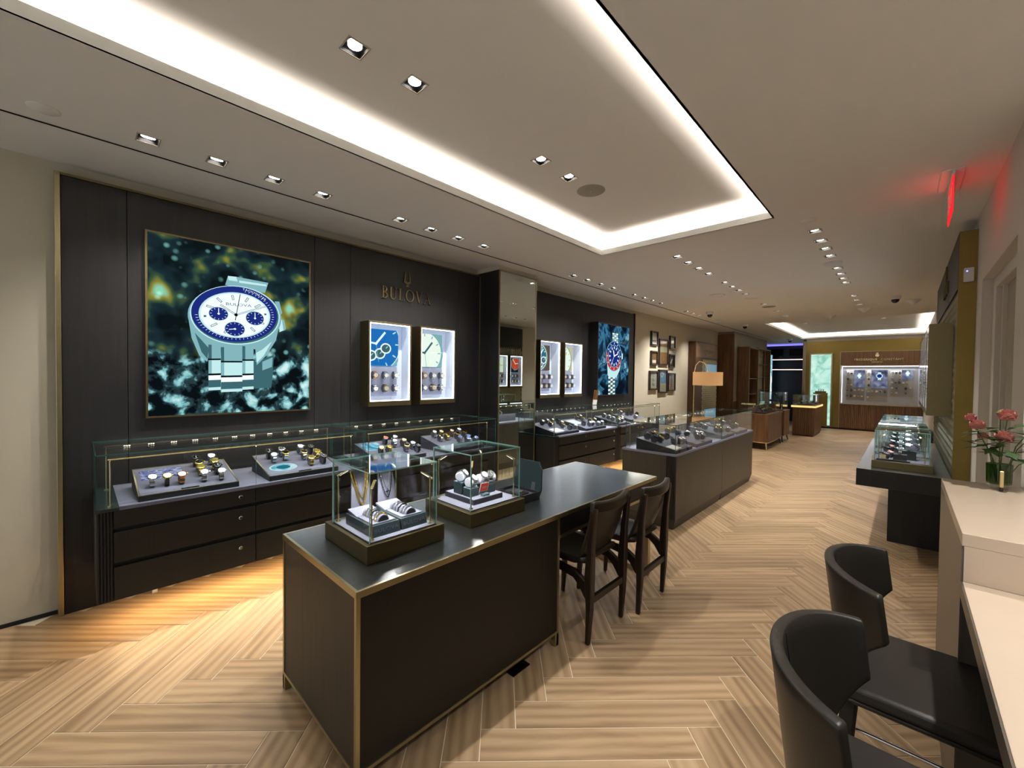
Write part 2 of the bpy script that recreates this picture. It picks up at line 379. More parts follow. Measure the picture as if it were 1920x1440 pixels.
pm('mint_card', '#a9c4b6', .7); pm('gold_top', '#b39a5c', .35, .6); pm('silver_tuft', '#8a8570', .35, .7); pm('steel_panel', '#b4b6ba', .35, .6, noise=.05); pm('felt_pale', '#a8a49b', .9)
em('led_warm_soft', '#ffe08a', 1.1); em('led_white_soft', '#f4f6ff', 3.5)
# ================================================================ STRUCTURE
H = 2.85
ORD = ['first', 'second', 'third', 'fourth', 'fifth', 'sixth', 'seventh', 'eighth', 'ninth', 'tenth', 'eleventh', 'twelfth', 'thirteenth', 'fourteenth',
       'fifteenth', 'sixteenth', 'seventeenth', 'eighteenth', 'nineteenth', 'twentieth']
# ---- floor
floor = struct(MB().box(-4.0, 3.1, -2.6, 18.3, -.12, -.0025).build('floor', 'grout'))
PW, PL, GAP = .1524, .9144, .0042
q2 = sqrt(.5)
planks = []
for m_ in range(-12, 16):
    for i in range(-70, 90):
        for vert in (0, 1):
            a0 = -1.902+i*PW+m_*PL; b0 = 1.628+i*PW-m_*PL
            if vert: a0 += PL; b0 += PW-PL; la, lb = PW, PL
            else: la, lb = PL, PW
            ca, cb = a0+la/2, b0+lb/2
            x, y = (ca-cb)*q2, (ca+cb)*q2
            if -3.98 < x < 2.9 and -2.3 < y < 18.0 and not (x > .9 and y > 2.7): planks.append((x, y, vert))
def pjx(x, y):
    v = Vector((x, y, -1.55)); d = v.dot(_f)
    return (d, 960+773.9*v.dot(_r2)/d, 720-773.9*v.dot(_u2)/d) if d > .2 else (d, -1e4, 0)
def score(p):
    d, u, v = pjx(p[0], p[1])
    return d if -120 < u < 2040 and v < 1640 else 100+d
planks.sort(key=score)
def plankmesh():
    mb = MB(); a, b, c = PL/2-GAP/2, PW/2-GAP/2, .0012
    mb.frus((-a, a, -b, b), (-a, a, -b, b), -.0025, -.001); mb.frus((-a, a, -b, b), (-a+c, a-c, -b+c, b-c), -.001, 0)
    return mb
def uvplank(me, offs=None):
    uvl = me.uv_layers.new(name='UVMap')
    return uvl
pmb = MB(); a_, b_, c_ = PL/2-GAP/2, PW/2-GAP/2, .0012
V8 = [(-a_, -b_, -.0025), (a_, -b_, -.0025), (a_, b_, -.0025), (-a_, b_, -.0025), (-a_, -b_, -.0012), (a_, -b_, -.0012), (a_, b_, -.0012), (-a_, b_, -.0012),
      (-a_+c_, -b_+c_, 0), (a_-c_, -b_+c_, 0), (a_-c_, b_-c_, 0), (-a_+c_, b_-c_, 0)]
F8 = [(0, 1, 5, 4), (1, 2, 6, 5), (2, 3, 7, 6), (3, 0, 4, 7), (4, 5, 9, 8), (5, 6, 10, 9), (6, 7, 11, 10), (7, 4, 8, 11), (8, 9, 10, 11)]
def mk_planks(name, lst):
    vs = []; fs = []; uv = []
    for x, y, vt, loc in lst:
        k = len(vs); an = radians(135 if vt else 45); ca, sa = cos(an), sin(an)
        vs += [(x+p[0]*ca-p[1]*sa, y+p[0]*sa+p[1]*ca, p[2]) for p in V8]; fs += [tuple(k+j for j in f) for f in F8]
        for f in F8: uv += [(V8[j][0], V8[j][1]) for j in f]
    me = bpy.data.meshes.new(name); me.from_pydata(vs, [], fs); l = me.uv_layers.new(name='UVMap')
    l.data.foreach_set('uv', [c for p in uv for c in p]); me.materials.append(MATS['plank_oak']); me.update(); return me
pmesh = mk_planks('plank', [(0, 0, 0, 0)])
pmesh.transform(Matrix.Rotation(-radians(45), 4, 'Z'))
for x, y, vt in planks[:300]:
    o = bpy.data.objects.new('plank', pmesh); COL.objects.link(o); o.parent = floor
    o.location = (x, y, 0); o.rotation_euler = (0, 0, radians(135 if vt else 45))
o = bpy.data.objects.new('plank_field', mk_planks('plank_field', [(x, y, v, 0) for x, y, v in planks[300:]])); COL.objects.link(o); o.parent = floor; o['kind'] = 'stuff'
# ---- ceiling with real openings
DL = []   # x, y, ceiling z, row, tilt sign
for y in (.28, .60, .92, 1.24, 1.88, 2.19, 2.50, 2.83): DL.append((-3.11, y, H, 'over the left wall, before the mirror column', 1))
for y in (4.43, 4.75, 5.09, 5.43, 6.08, 6.42, 6.73, 7.08, 8.24, 8.57, 8.9, 10.17): DL.append((-3.14, y, H, 'over the left wall, past the mirror column', 1))
for y in (4.46, 4.77, 5.10, 5.44, 6.08, 6.42, 6.74, 7.08, 8.25, 9.25, 10.07): DL.append((-1.81, y, H, 'above the glass island', 0))
for y in (4.47, 4.82, 5.14, 5.47, 6.13, 6.48, 6.80, 7.10, 8.29, 8.76, 9.28): DL.append((-.6, y, H, 'over the right side aisle', -1))
for y in (.86, 1.17, 2.16, 2.48): DL.append((-1.81, y, 3.0, 'inside the near ceiling recess', 0))
for x, y in ((.62, .7), (.62, 1.45), (.62, 2.5)): DL.append((x, y, H, 'over the stone bar', 0))
for x, y in ((-1.9, 13.0), (-1.2, 14.6), (-.4, 14.6), (-.4, 13.0)): DL.append((x, y, 3.0, 'inside the far ceiling recess', 0))
HS = .047
holes = [(-2.387, -.805, -1.5, 3.878), (-2.44, .40, 11.25, 16.25), (-3.322, -3.308, -2.45, 17.2)] + [(x-HS, x+HS, y-HS, y+HS) for x, y, z, r, t in DL if z == H]
def holed(x0, x1, y0, y1, z, hs):
    xs = sorted({x0, x1, *[h[0] for h in hs], *[h[1] for h in hs]}); ys = sorted({y0, y1, *[h[2] for h in hs], *[h[3] for h in hs]})
    mb = MB(); idx = {}
    def vi(x, y):
        if (x, y) not in idx: idx[(x, y)] = len(mb.v); mb.v.append((x, y, z))
        return idx[(x, y)]
    for a, b in zip(xs, xs[1:]):
        for c, d in zip(ys, ys[1:]):
            cx, cy = (a+b)/2, (c+d)/2
            if any(h[0] < cx < h[1] and h[2] < cy < h[3] for h in hs): continue
            mb.f.append((vi(a, c), vi(a, d), vi(b, d), vi(b, c))); mb.m.append(0)
    return mb
ceil = holed(-3.99, 3.1, -2.6, 18.3, H, holes)
UPZ = 3.0
for (x0, x1, y0, y1) in holes[:2]:
    lipz = H+.055; g = .14
    for a in ((x0-.012, x0, y0-.012, y1+.012), (x1, x1+.012, y0-.012, y1+.012), (x0, x1, y0-.012, y0), (x0, x1, y1, y1+.012)): ceil.box(*a, H, lipz)
    hz = lipz-.03
    for a in ((x0-g, x0-.012, y0-g, y1+g), (x1+.012, x1+g, y0-g, y1+g), (x0-.012, x1+.012, y0-g, y0-.012), (x0-.012, x1+.012, y1+.012, y1+g)): ceil.box(*a, hz-.01, hz)
    for a in ((x0-g-.02, x0-g, y0-g, y1+g), (x1+g, x1+g+.02, y0-g, y1+g), (x0-g, x1+g, y0-g-.02, y0-g), (x0-g, x1+g, y1+g, y1+g+.02)): ceil.box(*a, hz, UPZ)
    hs = [(x-HS, x+HS, y-HS, y+HS) for x, y, z, r, t in DL if z == UPZ and x0 < x < x1 and y0 < y < y1]
    up = holed(x0-g, x1+g, y0-g, y1+g, UPZ, hs); ceil.add(up.v, up.f)
ceil.box(-4.0, 3.1, -2.6, 18.3, 3.12, 3.2)
ceiling = struct(ceil.build('ceiling', 'ceiling_paint'))
slot = MB().box(-3.33, -3.3, -2.45, 17.2, H+.03, H+.035).box(-3.326, -3.322, -2.45, 17.2, H-.0, H+.03).box(-3.308, -3.304, -2.45, 17.2, H-.0, H+.03)
struct(slot.build('trim_1', 'dark_gap'))
# cove strips: warm LED tape on the ledges
for ci, (x0, x1, y0, y1) in enumerate(holes[:2]):
    cl = thing('cove_light', ('warm LED strip around the ledge of the large near ceiling recess', 'warm LED strip around the ledge of the far ceiling recess')[ci], 'light strip', (x0, y0, H+.03))
    z = H+.03; w = .012
    MB().box(x0-.06-w, x0-.06, y0, y1, z-.004, z).box(x1+.06, x1+.06+w, y0, y1, z-.004, z).box(x0, x1, y0-.06-w, y0-.06, z-.004, z).box(x0, x1, y1+.06, y1+.06+w, z-.004, z).build('led_strip', 'led', cl)
    k = 1.0 if ci == 0 else 1.5
    for (cx, cy, lx, ly) in ((x0-.06, (y0+y1)/2, .03, y1-y0), (x1+.06, (y0+y1)/2, .03, y1-y0), ((x0+x1)/2, y0-.06, x1-x0, .03), ((x0+x1)/2, y1+.06, x1-x0, .03)):
        light('cove_glow', 'AREA', (cx, cy, z+.004), P_COVE*k*max(lx, ly), (1, .88, .80), cl, rot=(pi, 0, 0), shape='RECTANGLE', size=lx, size_y=ly)
# ---- walls
def wall(name, *a, m='wall_paint', **k): return struct(MB().box(*a).build(name, m, **k))
wall('wall_left', -4.0, -3.88, -2.6, 16.4, 0, H)
struct(MB().box(-3.879, -3.868, -2.5, -.10, 0.0, .022).box(-3.879, -3.868, 7.44, 12.5, 0, .022).build('shade_strip_left', 'dark_gap'))  # raised dark strip painted in for the shaded recess at the wall foot
wn_ = MB().box(-4.0, -3.7, -2.6, -2.5, 0, H).box(2.8, 3.1, -2.6, -2.5, 0, H).box(-3.7, 2.8, -2.6, -2.5, 2.6, H).box(-3.7, 2.8, -2.6, -2.5, 0, .12)
struct(wn_.build('wall_near', 'wall_paint'))
sf = MB()  # unseen shopfront glazing, added to let fill light in from behind the camera
for k in range(6): sf.box(-3.7+k*1.29, -3.65+k*1.29, -2.58, -2.52, .12, 2.6)
struct(sf.build('fill_window_frame', 'dark_metal'))
sg_ = MB().box(-3.7, 2.8, -2.56, -2.552, .12, 2.6); sg_.m = [1, 1, 0, 0, 1, 1]; struct(sg_.build('fill_window_glass', ['glass', 'glass_edge']))
po = light('fill_window_portal', 'AREA', (-.45, -2.5, 1.36), 1, (1, 1, 1), None, rot=(radians(90), 0, 0), shape='RECTANGLE', size=6.5, size_y=2.48); po.data.cycles.is_portal = True
wall('wall_east', 3.0, 3.1, -2.5, 3.0, 0, H, m='cream_paint')
wall('wall_north', .52, 3.1, 3.0, 3.1, 0, H, m='cream_paint')
# right wall with a stepped door recess
wr = MB().box(.40, .52, 3.0, 3.30, 0, H).box(.40, .52, 4.62, 16.4, 0, H).box(.40, .52, 3.30, 4.62, 2.30, H)
struct(wr.build('wall_right', 'cream_paint'))
dr = thing('door_1', 'greige panelled door in a stepped recess on the right wall', 'door', (.5, 3.95, 0)); dr['kind'] = 'structure'; del dr['category']; del dr['label']
MB().box(.50, .54, 3.30, 4.62, 0, 2.30).build('door_leaf', 'grey_paint', dr)
MB().box(.455, .50, 3.30, 3.36, 0, 2.30).box(.455, .50, 4.50, 4.62, 0, 2.30).box(.455, .50, 3.36, 4.50, 2.22, 2.30).build('door_frame', 'cream_paint', dr, bevel=.003)
MB().box(.485, .50, 3.94, 3.955, 0, 2.22).box(.478, .50, 4.40, 4.415, 0, 2.22).build('door_bead', 'cream_paint', dr)
# ---- far wall
fw = MB().box(-2.44, -2.35, 16.4, 16.5, 0, 2.78)
struct(fw.build('trim_2', 'grey_paint'))
struct(MB().box(-2.35, .5, 16.42, 16.55, 0, 2.76, m=0).box(-2.35, .5, 16.42, 16.6, 2.76, H, m=1).build('wall_far', ['bronze_wall', 'ceiling_paint']))
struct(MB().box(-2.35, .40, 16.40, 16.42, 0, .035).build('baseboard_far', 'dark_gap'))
struct(MB().box(-4.0, -2.3, 18.1, 18.2, 0, H).box(-4.0, -3.9, 16.4, 18.1, 0, H).box(-2.44, -2.36, 16.5, 18.1, 0, H).build('wall_back', 'purple_wall'))
# ---- black wall panelling
pn = thing('wall_panelling', 'tall black oak panelling behind the lit moon-rock poster', 'wall panelling', (-3.84, 1.6, 0))
for a, b in ((-.07, .233), (.233, 1.454), (1.454, 1.782), (1.782, 3.10), (3.10, 3.43)):
    MB().box(-3.88, -3.82, a+.0015, b-.0015, 0, 2.76).build('panel', 'black_oak', pn, bevel=.0015)
MB().box(-3.88, -3.805, -.095, -.07, 0, 2.775).build('edge_trim', 'brass', pn, bevel=.002)
MB().box(-3.82, -3.812, 3.415, 3.43, 0, 2.76).build('corner_trim', 'brass', pn)
MB().box(-3.88, -3.81, -.095, 3.43, 2.76, 2.775).build('top_trim', 'bronze', pn)
pn = thing('wall_panelling', 'black oak panelling between the mirror column and the framed pictures', 'wall panelling', (-3.84, 5.8, 0))
for a, b in ((4.107, 4.45), (4.45, 5.67), (5.67, 7.06), (7.06, 7.43)):
    MB().box(-3.88, -3.82, a+.0015, b-.0015, 0, 2.76).build('panel', 'black_oak', pn, bevel=.0015)
MB().box(-3.88, -3.805, 7.43, 7.45, 0, 2.775).build('edge_trim', 'dark_metal', pn)
# ---- column with mirror
col = thing('mirror_column', 'square black column with a full height mirror facing the aisle', 'column', (-3.7, 3.77, 0))
MB().box(-3.88, -3.50, 3.435, 4.107, 0, 2.80).build('shaft', 'black_oak', col)
MB().box(-3.88, -3.495, 3.43, 4.11, 2.80, H).build('top_band', 'wall_paint', col)
MB().box(-3.50, -3.49, 3.447, 4.097, .02, 2.79).build('mirror', 'mirror', col)
MB().box(-3.50, -3.484, 3.432, 3.447, 0, 2.80).box(-3.50, -3.484, 4.097, 4.110, 0, 2.80).box(-3.50, -3.484, 3.447, 4.097, 2.79, 2.80).build('mirror_frame', 'brass', col)
# ---- raised wall signs
def ringstrip(mb, o, i, z0, z1, M, m=0, closed=False):
    n = len(o)
    for k in range(n if closed else n-1):
        j = (k+1) % n; mb.prism([o[k], o[j], i[j], i[k]], z0, z1, m, M)
def brand(M, h, parent, d=.012, mat='bronze'):
    """tuning-fork emblem over the word BULOVA, letter height h, centred on x=0 with the baseline at y=0"""
    W_ = dict(B=.62, U=.74, L=.58, O=.88, V=.76, A=.78); gap = .1; tot = sum(W_[c] for c in 'BULOVA')+5*gap; x = -tot/2
    for c in 'BULOVA':
        mb = MB(); z0, z1 = 0, d/h
        T = M @ Matrix.Diagonal((h, h, h, 1)) @ Matrix.Translation((x, 0, 0))
        R = lambda a, b, e, f: mb.prism([(a, e), (b, e), (b, f), (a, f)], z0, z1, 0, T)
        if c == 'B':
            R(.1, .22, 0, 1); R(0, .24, 0, .045); R(0, .24, .955, 1)
            for cy, ry, rx in ((.755, .245, .30), (.26, .26, .36)):
                o_ = ell(.22, cy, rx, ry, 12, -pi/2, pi/2); i_ = ell(.22, cy, rx-.11, ry-.05, 12, -pi/2, pi/2); ringstrip(mb, o_, i_, z0, z1, T)
        if c == 'U':
            R(.08, .2, .28, 1); R(.55, .6, .28, 1); R(0, .28, .955, 1); R(.46, .69, .955, 1)
            ringstrip(mb, ell(.34, .28, .26, .29, 14, pi, 2*pi), ell(.375, .28, .175, .22, 14, pi, 2*pi), z0, z1, T)
        if c == 'L':
            R(.1, .22, 0, 1); R(0, .32, .955, 1); R(0, .52, 0, .05); mb.prism([(.46, 0), (.58, 0), (.56, .18), (.53, .18)], z0, z1, 0, T)
        if c == 'O': ringstrip(mb, ell(.44, .5, .42, .52, 28), ell(.44, .5, .31, .47, 28), z0, z1, T, closed=True)
        if c == 'V':
            mb.prism([(.06, 1), (.19, 1), (.43, .16), (.38, 0), (.36, 0)], z0, z1, 0, T); mb.prism([(.36, 0), (.40, 0), (.68, 1), (.63, 1)], z0, z1, 0, T); R(0, .25, .955, 1); R(.55, .76, .955, 1)
        if c == 'A':
            mb.prism([(.36, 1), (.40, 1), (.72, 0), (.59, 0)], z0, z1, 0, T); mb.prism([(.06, 0), (.11, 0), (.39, 1), (.36, 1)], z0, z1, 0, T)
            R(.2, .56, .33, .38); R(0, .18, 0, .045); R(.52, .78, 0, .045)
        mb.build('letter', mat, parent, recalc=True); x += W_[c]+gap
    f = MB(); T = M @ Matrix.Diagonal((h, h, h, 1)) @ Matrix.Translation((0, 1.25, 0)); z1 = d/h
    for s in (-1, 1): f.prism([(s*.16, 1.3), (s*.2, 1.3), (s*.33, .42), (s*.38, .3), (s*.2, .36), (s*.22, .55)], 0, z1, 0, T)
    ringstrip(f, ell(0, .55, .37, .33, 12, pi*1.1, pi*1.9), ell(0, .6, .24, .2, 12, pi*1.1, pi*1.9), 0, z1, T)
    f.prism([(-.1, .26), (.1, .26), (.1, .12), (.16, 0), (-.16, 0), (-.1, .12)], 0, z1, 0, T)
    f.build('emblem', mat, parent, recalc=True)
sg = thing('wall_sign', 'raised bronze BULOVA letters under a tuning fork emblem on black panelling', 'sign', (-3.815, 2.39, 2.3))
brand(LW(-3.82, 2.393, 2.315), .122, sg)
# ---- recessed downlights
def ordn(i): return ORD[i] if i < len(ORD) else str(i+1)
cnt = {}; DP = {}
for x, y, z, row, t in DL:
    i = cnt.get(row, 0); cnt[row] = i+1
    lab = 'square downlight, %s from the near end, %s' % (ordn(i), row)
    key = (t,)
    if key not in DP:
        r = thing('recessed_downlight', lab, 'downlight', (x, y, z), 'ceiling downlights')
        mb = MB()
        for a in ((-HS, -HS+.004, -HS, HS), (HS-.004, HS, -HS, HS), (-HS, HS, -HS, -HS+.004), (-HS, HS, HS-.004, HS)): mb.box(*a, 0.0, .085)
        mb.box(-HS, HS, -HS, HS, .085, .09)
        mb.build('housing', 'dark_metal', r, world=False)
        fr = MB()
        for a in ((-HS-.004, -HS+.002, -HS-.004, HS+.004), (HS-.002, HS+.004, -HS-.004, HS+.004), (-HS, HS, -HS-.004, -HS+.002), (-HS, HS, HS-.002, HS+.004)): fr.box(*a, -.003, .004)
        fr.build('trim_ring', 'grey_paint', r, world=False)
        Mt = Matrix.Translation((0, 0, .011)) @ Matrix.Rotation(radians(12*t), 4, 'Y')
        MB().lathe([(.0, .0), (.031, .0), (.031, .008), (0, .008)], 20, 0, Mt).build('lens', 'downlight_lens', r, world=False)
        DP[key] = r; nx = r
    else: nx = dup(DP[key], (x, y, z), label=lab)
    p = P_SPOT*(.8 if z > H else 1)*(1.0 if y < 8 else 1.7)*(.5 if t < 0 else 1)*(.7 if t == 0 and 4 < y < 8 else 1)*(2.4 if x > .5 else 1)
    lo = light('downlight_beam', 'SPOT', (0, 0, -.004), p, (1, .96, .91), None, spot_size=radians(92), spot_blend=.9, shadow_soft_size=.03)
    lo.parent = nx; lo.rotation_euler = (0, radians(16*max(t, 0)), 0)
# ---- ceiling fittings
def disc(name, label, cat, x, y, z, prof, mat, n=32, group=None, extra=None):
    r = thing(name, label, cat, (x, y, z), group); MB().lathe(prof, n).build('body', mat, r, world=False, smooth=True)
    if extra: MB().lathe(extra[0], 20).build(extra[2], extra[1], r, world=False, smooth=True)
    return r
flat = [(0, -.004), (.105, -.004), (.11, 0), (.11, .002)]
disc('ceiling_speaker', 'round grey speaker grille inside the large lit ceiling recess', 'speaker', -1.81, 2.77, 3.0, flat, 'speaker_grille', extra=([(0, -.007), (.006, -.006), (.006, -.004)], 'chrome', 'centre_button'))
disc('ceiling_speaker', 'round speaker grille at the far end of the island downlight row', 'speaker', -1.81, 8.62, H, flat, 'speaker_grille')
disc('ceiling_speaker', 'pale round speaker grille just beyond the island downlights', 'speaker', -1.83, 7.5, H, [(0, -.006), (.1, -.004), (.105, 0), (.105, .002)], 'white_plastic')
cap = [(0, -.005), (.055, -.005), (.06, -.001), (.06, .001)]
disc('sprinkler_cap', 'flush round ceiling cap at the left end of the ceiling by the black slot', 'sprinkler cap', -3.14, -.11, H, cap, 'ceiling_paint')
disc('sprinkler_cap', 'flush round ceiling cap near the top of the mirror column', 'sprinkler cap', -3.14, 4.17, H, cap, 'ceiling_paint')
disc('sprinkler_cap', 'flush round ceiling cap before the aisle downlights', 'sprinkler cap', -.6, 4.13, H, cap, 'ceiling_paint')
dome = [(0, -.05), (.03, -.046), (.06, -.03), (.085, -.012), (.09, 0), (.09, .001)]
disc('smoke_detector', 'white domed detector between two groups of aisle downlights', 'detector', -.614, 5.815, H, dome, 'white_plastic')
disc('access_point', 'flat white wireless disc on the ceiling left of the island lights', 'access point', -2.157, 6.907, H, [(0, -.028), (.08, -.028), (.11, -.014), (.115, 0), (.115, .001)], 'white_plastic')
det = [(0, -.075), (.02, -.075), (.03, -.06), (.09, -.012), (.095, 0), (.095, .001)]
for (x, y), l in (((-.567, 9.86), 'white conical detector at the end of the aisle downlights'), ((.068, 9.35), 'white conical detector right of the dome camera'), ((-1.131, 10.606), 'white conical detector before the far ceiling recess')):
    disc('smoke_detector', l, 'detector', x, y, H, det, 'white_plastic')
for (x, y), l in (((-2.817, 8.602), 'dome camera on the ceiling above the round table'), ((-2.814, 11.068), 'dome camera above the walnut shelving'), ((-2.759, 16.093), 'farthest dome camera, before the purple room'), ((-.134, 8.714), 'dome camera on the ceiling near the right wall')):
    disc('security_camera', l, 'camera', x, y, H, [(0, -.055), (.055, -.055), (.065, -.045), (.07, 0), (.07, .001)], 'white_plastic', extra=([(0, -.11), (.025, -.103), (.045, -.08), (.05, -.055), (.05, -.054)], 'black_plastic', 'lens_dome'))
# exit sign
ex = thing('exit_sign', 'glowing red edge-lit EXIT sign hanging from the ceiling at right', 'sign', (.19, 3.90, H))
MB().box(.135, .24, 3.70, 4.12, H-.006, H+.0).build('ceiling_plate', 'ceiling_paint', ex, bevel=.002)
e_ = MB().box(.186, .193, 3.72, 4.10, H-.25, H-.006); e_.build('acrylic_panel', 'exit_red', ex)
MB().box(.183, .196, 3.715, 4.105, H-.03, H-.006).build('lamp_bar', 'white_plastic', ex)
text_obj('EXIT', .17, RW(.1855, 3.91, H-.135), 'white_print', 'exit_letters', ex, .0006)
light('exit_glow', 'AREA', (.175, 3.91, H-.12), .15, (1, .08, .08), ex, rot=(0, radians(90), 0), shape='RECTANGLE', size=.2, size_y=.36)
# ================================================================ GLASS HELPERS
def pane(parent, x0, x1, y0, y1, z0, z1, name='glass_pane', mat='glass', edge=None):
    """glass sheet: the two large faces clear, the four cut edges green"""
    d = [x1-x0, y1-y0, z1-z0]; ax = d.index(min(d)); mb = MB().box(x0, x1, y0, y1, z0, z1)
    big = {2: (0, 1), 1: (2, 3), 0: (4, 5)}[ax]
    mb.m = [0 if k in big else 1 for k in range(6)]
    return mb.build(name, [mat, edge or ('glass_edge_bright' if parent.name.startswith('glass_case') else 'glass_edge')], parent)
# ================================================================ WATCHES
def watchproto(kind, body, dialm, strap, label, marks='white_print'):
    w = thing('wristwatch', label, 'watch', (0, -20, 0))
    ring = MB(); n = 18; rx, rz = .027, .025
    for k in range(n):
        a = pi/2+.55+(2*pi-1.1)*k/n; b = pi/2+.55+(2*pi-1.1)*(k+.86)/n
        p = lambda t, r: (cos(t)*(rx+r), sin(t)*(rz+r)+rz)
        wd = .0085 if strap in ('leather_strap', 'leather_black') else .0095
        o0, o1, i1, i0 = p(a, .0018), p(b, .0018), p(b, -.001), p(a, -.001)
        vs = [(q[0], s*wd, q[1]) for s in (-1, 1) for q in (o0, o1, i1, i0)]
        ring.add(vs, [(0, 1, 2, 3), (7, 6, 5, 4), (0, 4, 5, 1), (3, 2, 6, 7), (0, 3, 7, 4), (1, 5, 6, 2)])
    ring.build('bracelet', strap, w, world=False, recalc=True)
    T = Matrix.Translation((0, 0, 2*rz-.001)); R = .019
    MB().lathe([(R*.9, -.002), (R, 0), (R*1.02, .004), (R, .0075), (R*.86, .0085), (R*.84, .007), (0, .007)], 24, 0, T).box(-R-.003, -R+.003, -.009, -.005, 0, .005, 0, T).box(-R-.003, -R+.003, .005, .009, 0, .005, 0, T).box(R-.003, R+.003, -.009, -.005, 0, .005, 0, T).box(R-.003, R+.003, .005, .009, 0, .005, 0, T).lathe([(0, -.002), (.003, -.002), (.003, .002), (0, .002)], 8, 0, T @ Matrix.Translation((0, R+.002, .004)) @ Matrix.Rotation(pi/2, 4, 'X')).build('watch_case', body, w, world=False, smooth=True)
    dl = MB().lathe([(0, .0074), (R*.83, .0074), (R*.83, .0071)], 24, 0, T)
    for k in range(12):
        a = k*pi/6; dl.poly([(cos(a)*R*.6-sin(a)*s*.0005, sin(a)*R*.6+cos(a)*s*.0005) for s in (-1, 1)]+[(cos(a)*R*.76-sin(a)*s*.0006, sin(a)*R*.76+cos(a)*s*.0006) for s in (1, -1)], .0076, 1, T)
    dl.poly(bar(0, 0, .007, .006, .0012), .0078, 1, T); dl.poly(bar(0, 0, -.012, .004, .0009), .0079, 1, T)
    dl.build('dial', [dialm, marks], w, world=False, recalc=False)
    MB().lathe([(rx*.9, -.007), (rx*.93, 0), (rx*.9, .007)], 16, 0, Matrix.Translation((0, 0, rz)) @ Matrix.Rotation(pi/2, 4, 'X'), sy=rz/rx).build('cushion', 'cushion_dark', w, world=False, smooth=True)
    return w
WP = {}; WUSED = set()
for k, a in dict(steel=('steel', 'white_print', 'steel', 'charcoal'), black=('dark_metal', 'black_plastic', 'leather_black', 'white_print'), gold=('gold', 'gold', 'gold', 'charcoal'), blue=('steel', 'ink_reflect_blue', 'steel', 'white_print'),
                 rose=('rose_gold', 'paper', 'rose_gold', 'charcoal'), twotone=('gold', 'black_plastic', 'steel', 'brass_bright'), leather=('gold', 'paper', 'leather_strap', 'charcoal'), orange=('steel', 'ink_d_orange', 'leather_black', 'white_print'),
                 slate=('steel', 'charcoal', 'steel', 'white_print')).items():
    if a[1] == 'ink_reflect_blue' and 'ink_reflect_blue' not in MATS: pm('ink_reflect_blue', '#22408a', .3)
    if a[1] == 'ink_d_orange' and 'ink_d_orange' not in MATS: pm('ink_d_orange', '#e2542c', .4)
    WP[k] = (watchproto(k, a[0], a[1], a[2], '', a[3]), a)
WORD = dict(steel='silver watch', black='black watch', gold='gold watch', blue='blue reflection watch', rose='rose gold watch', twotone='silver and gold watch', leather='brown strap watch', orange='orange dial watch', slate='grey dial watch')
def put_watch(kind, M, label, group):
    src = WP[kind][0]
    if kind not in WUSED:
        WUSED.add(kind)
        if src.name not in KID: KID[src.name] = [(c, []) for c in COL.objects if c.parent == src]
        src['label'] = label; src['group'] = group; src.matrix_world = M; return src
    return dup(src, mw=M, label=label, group=group)
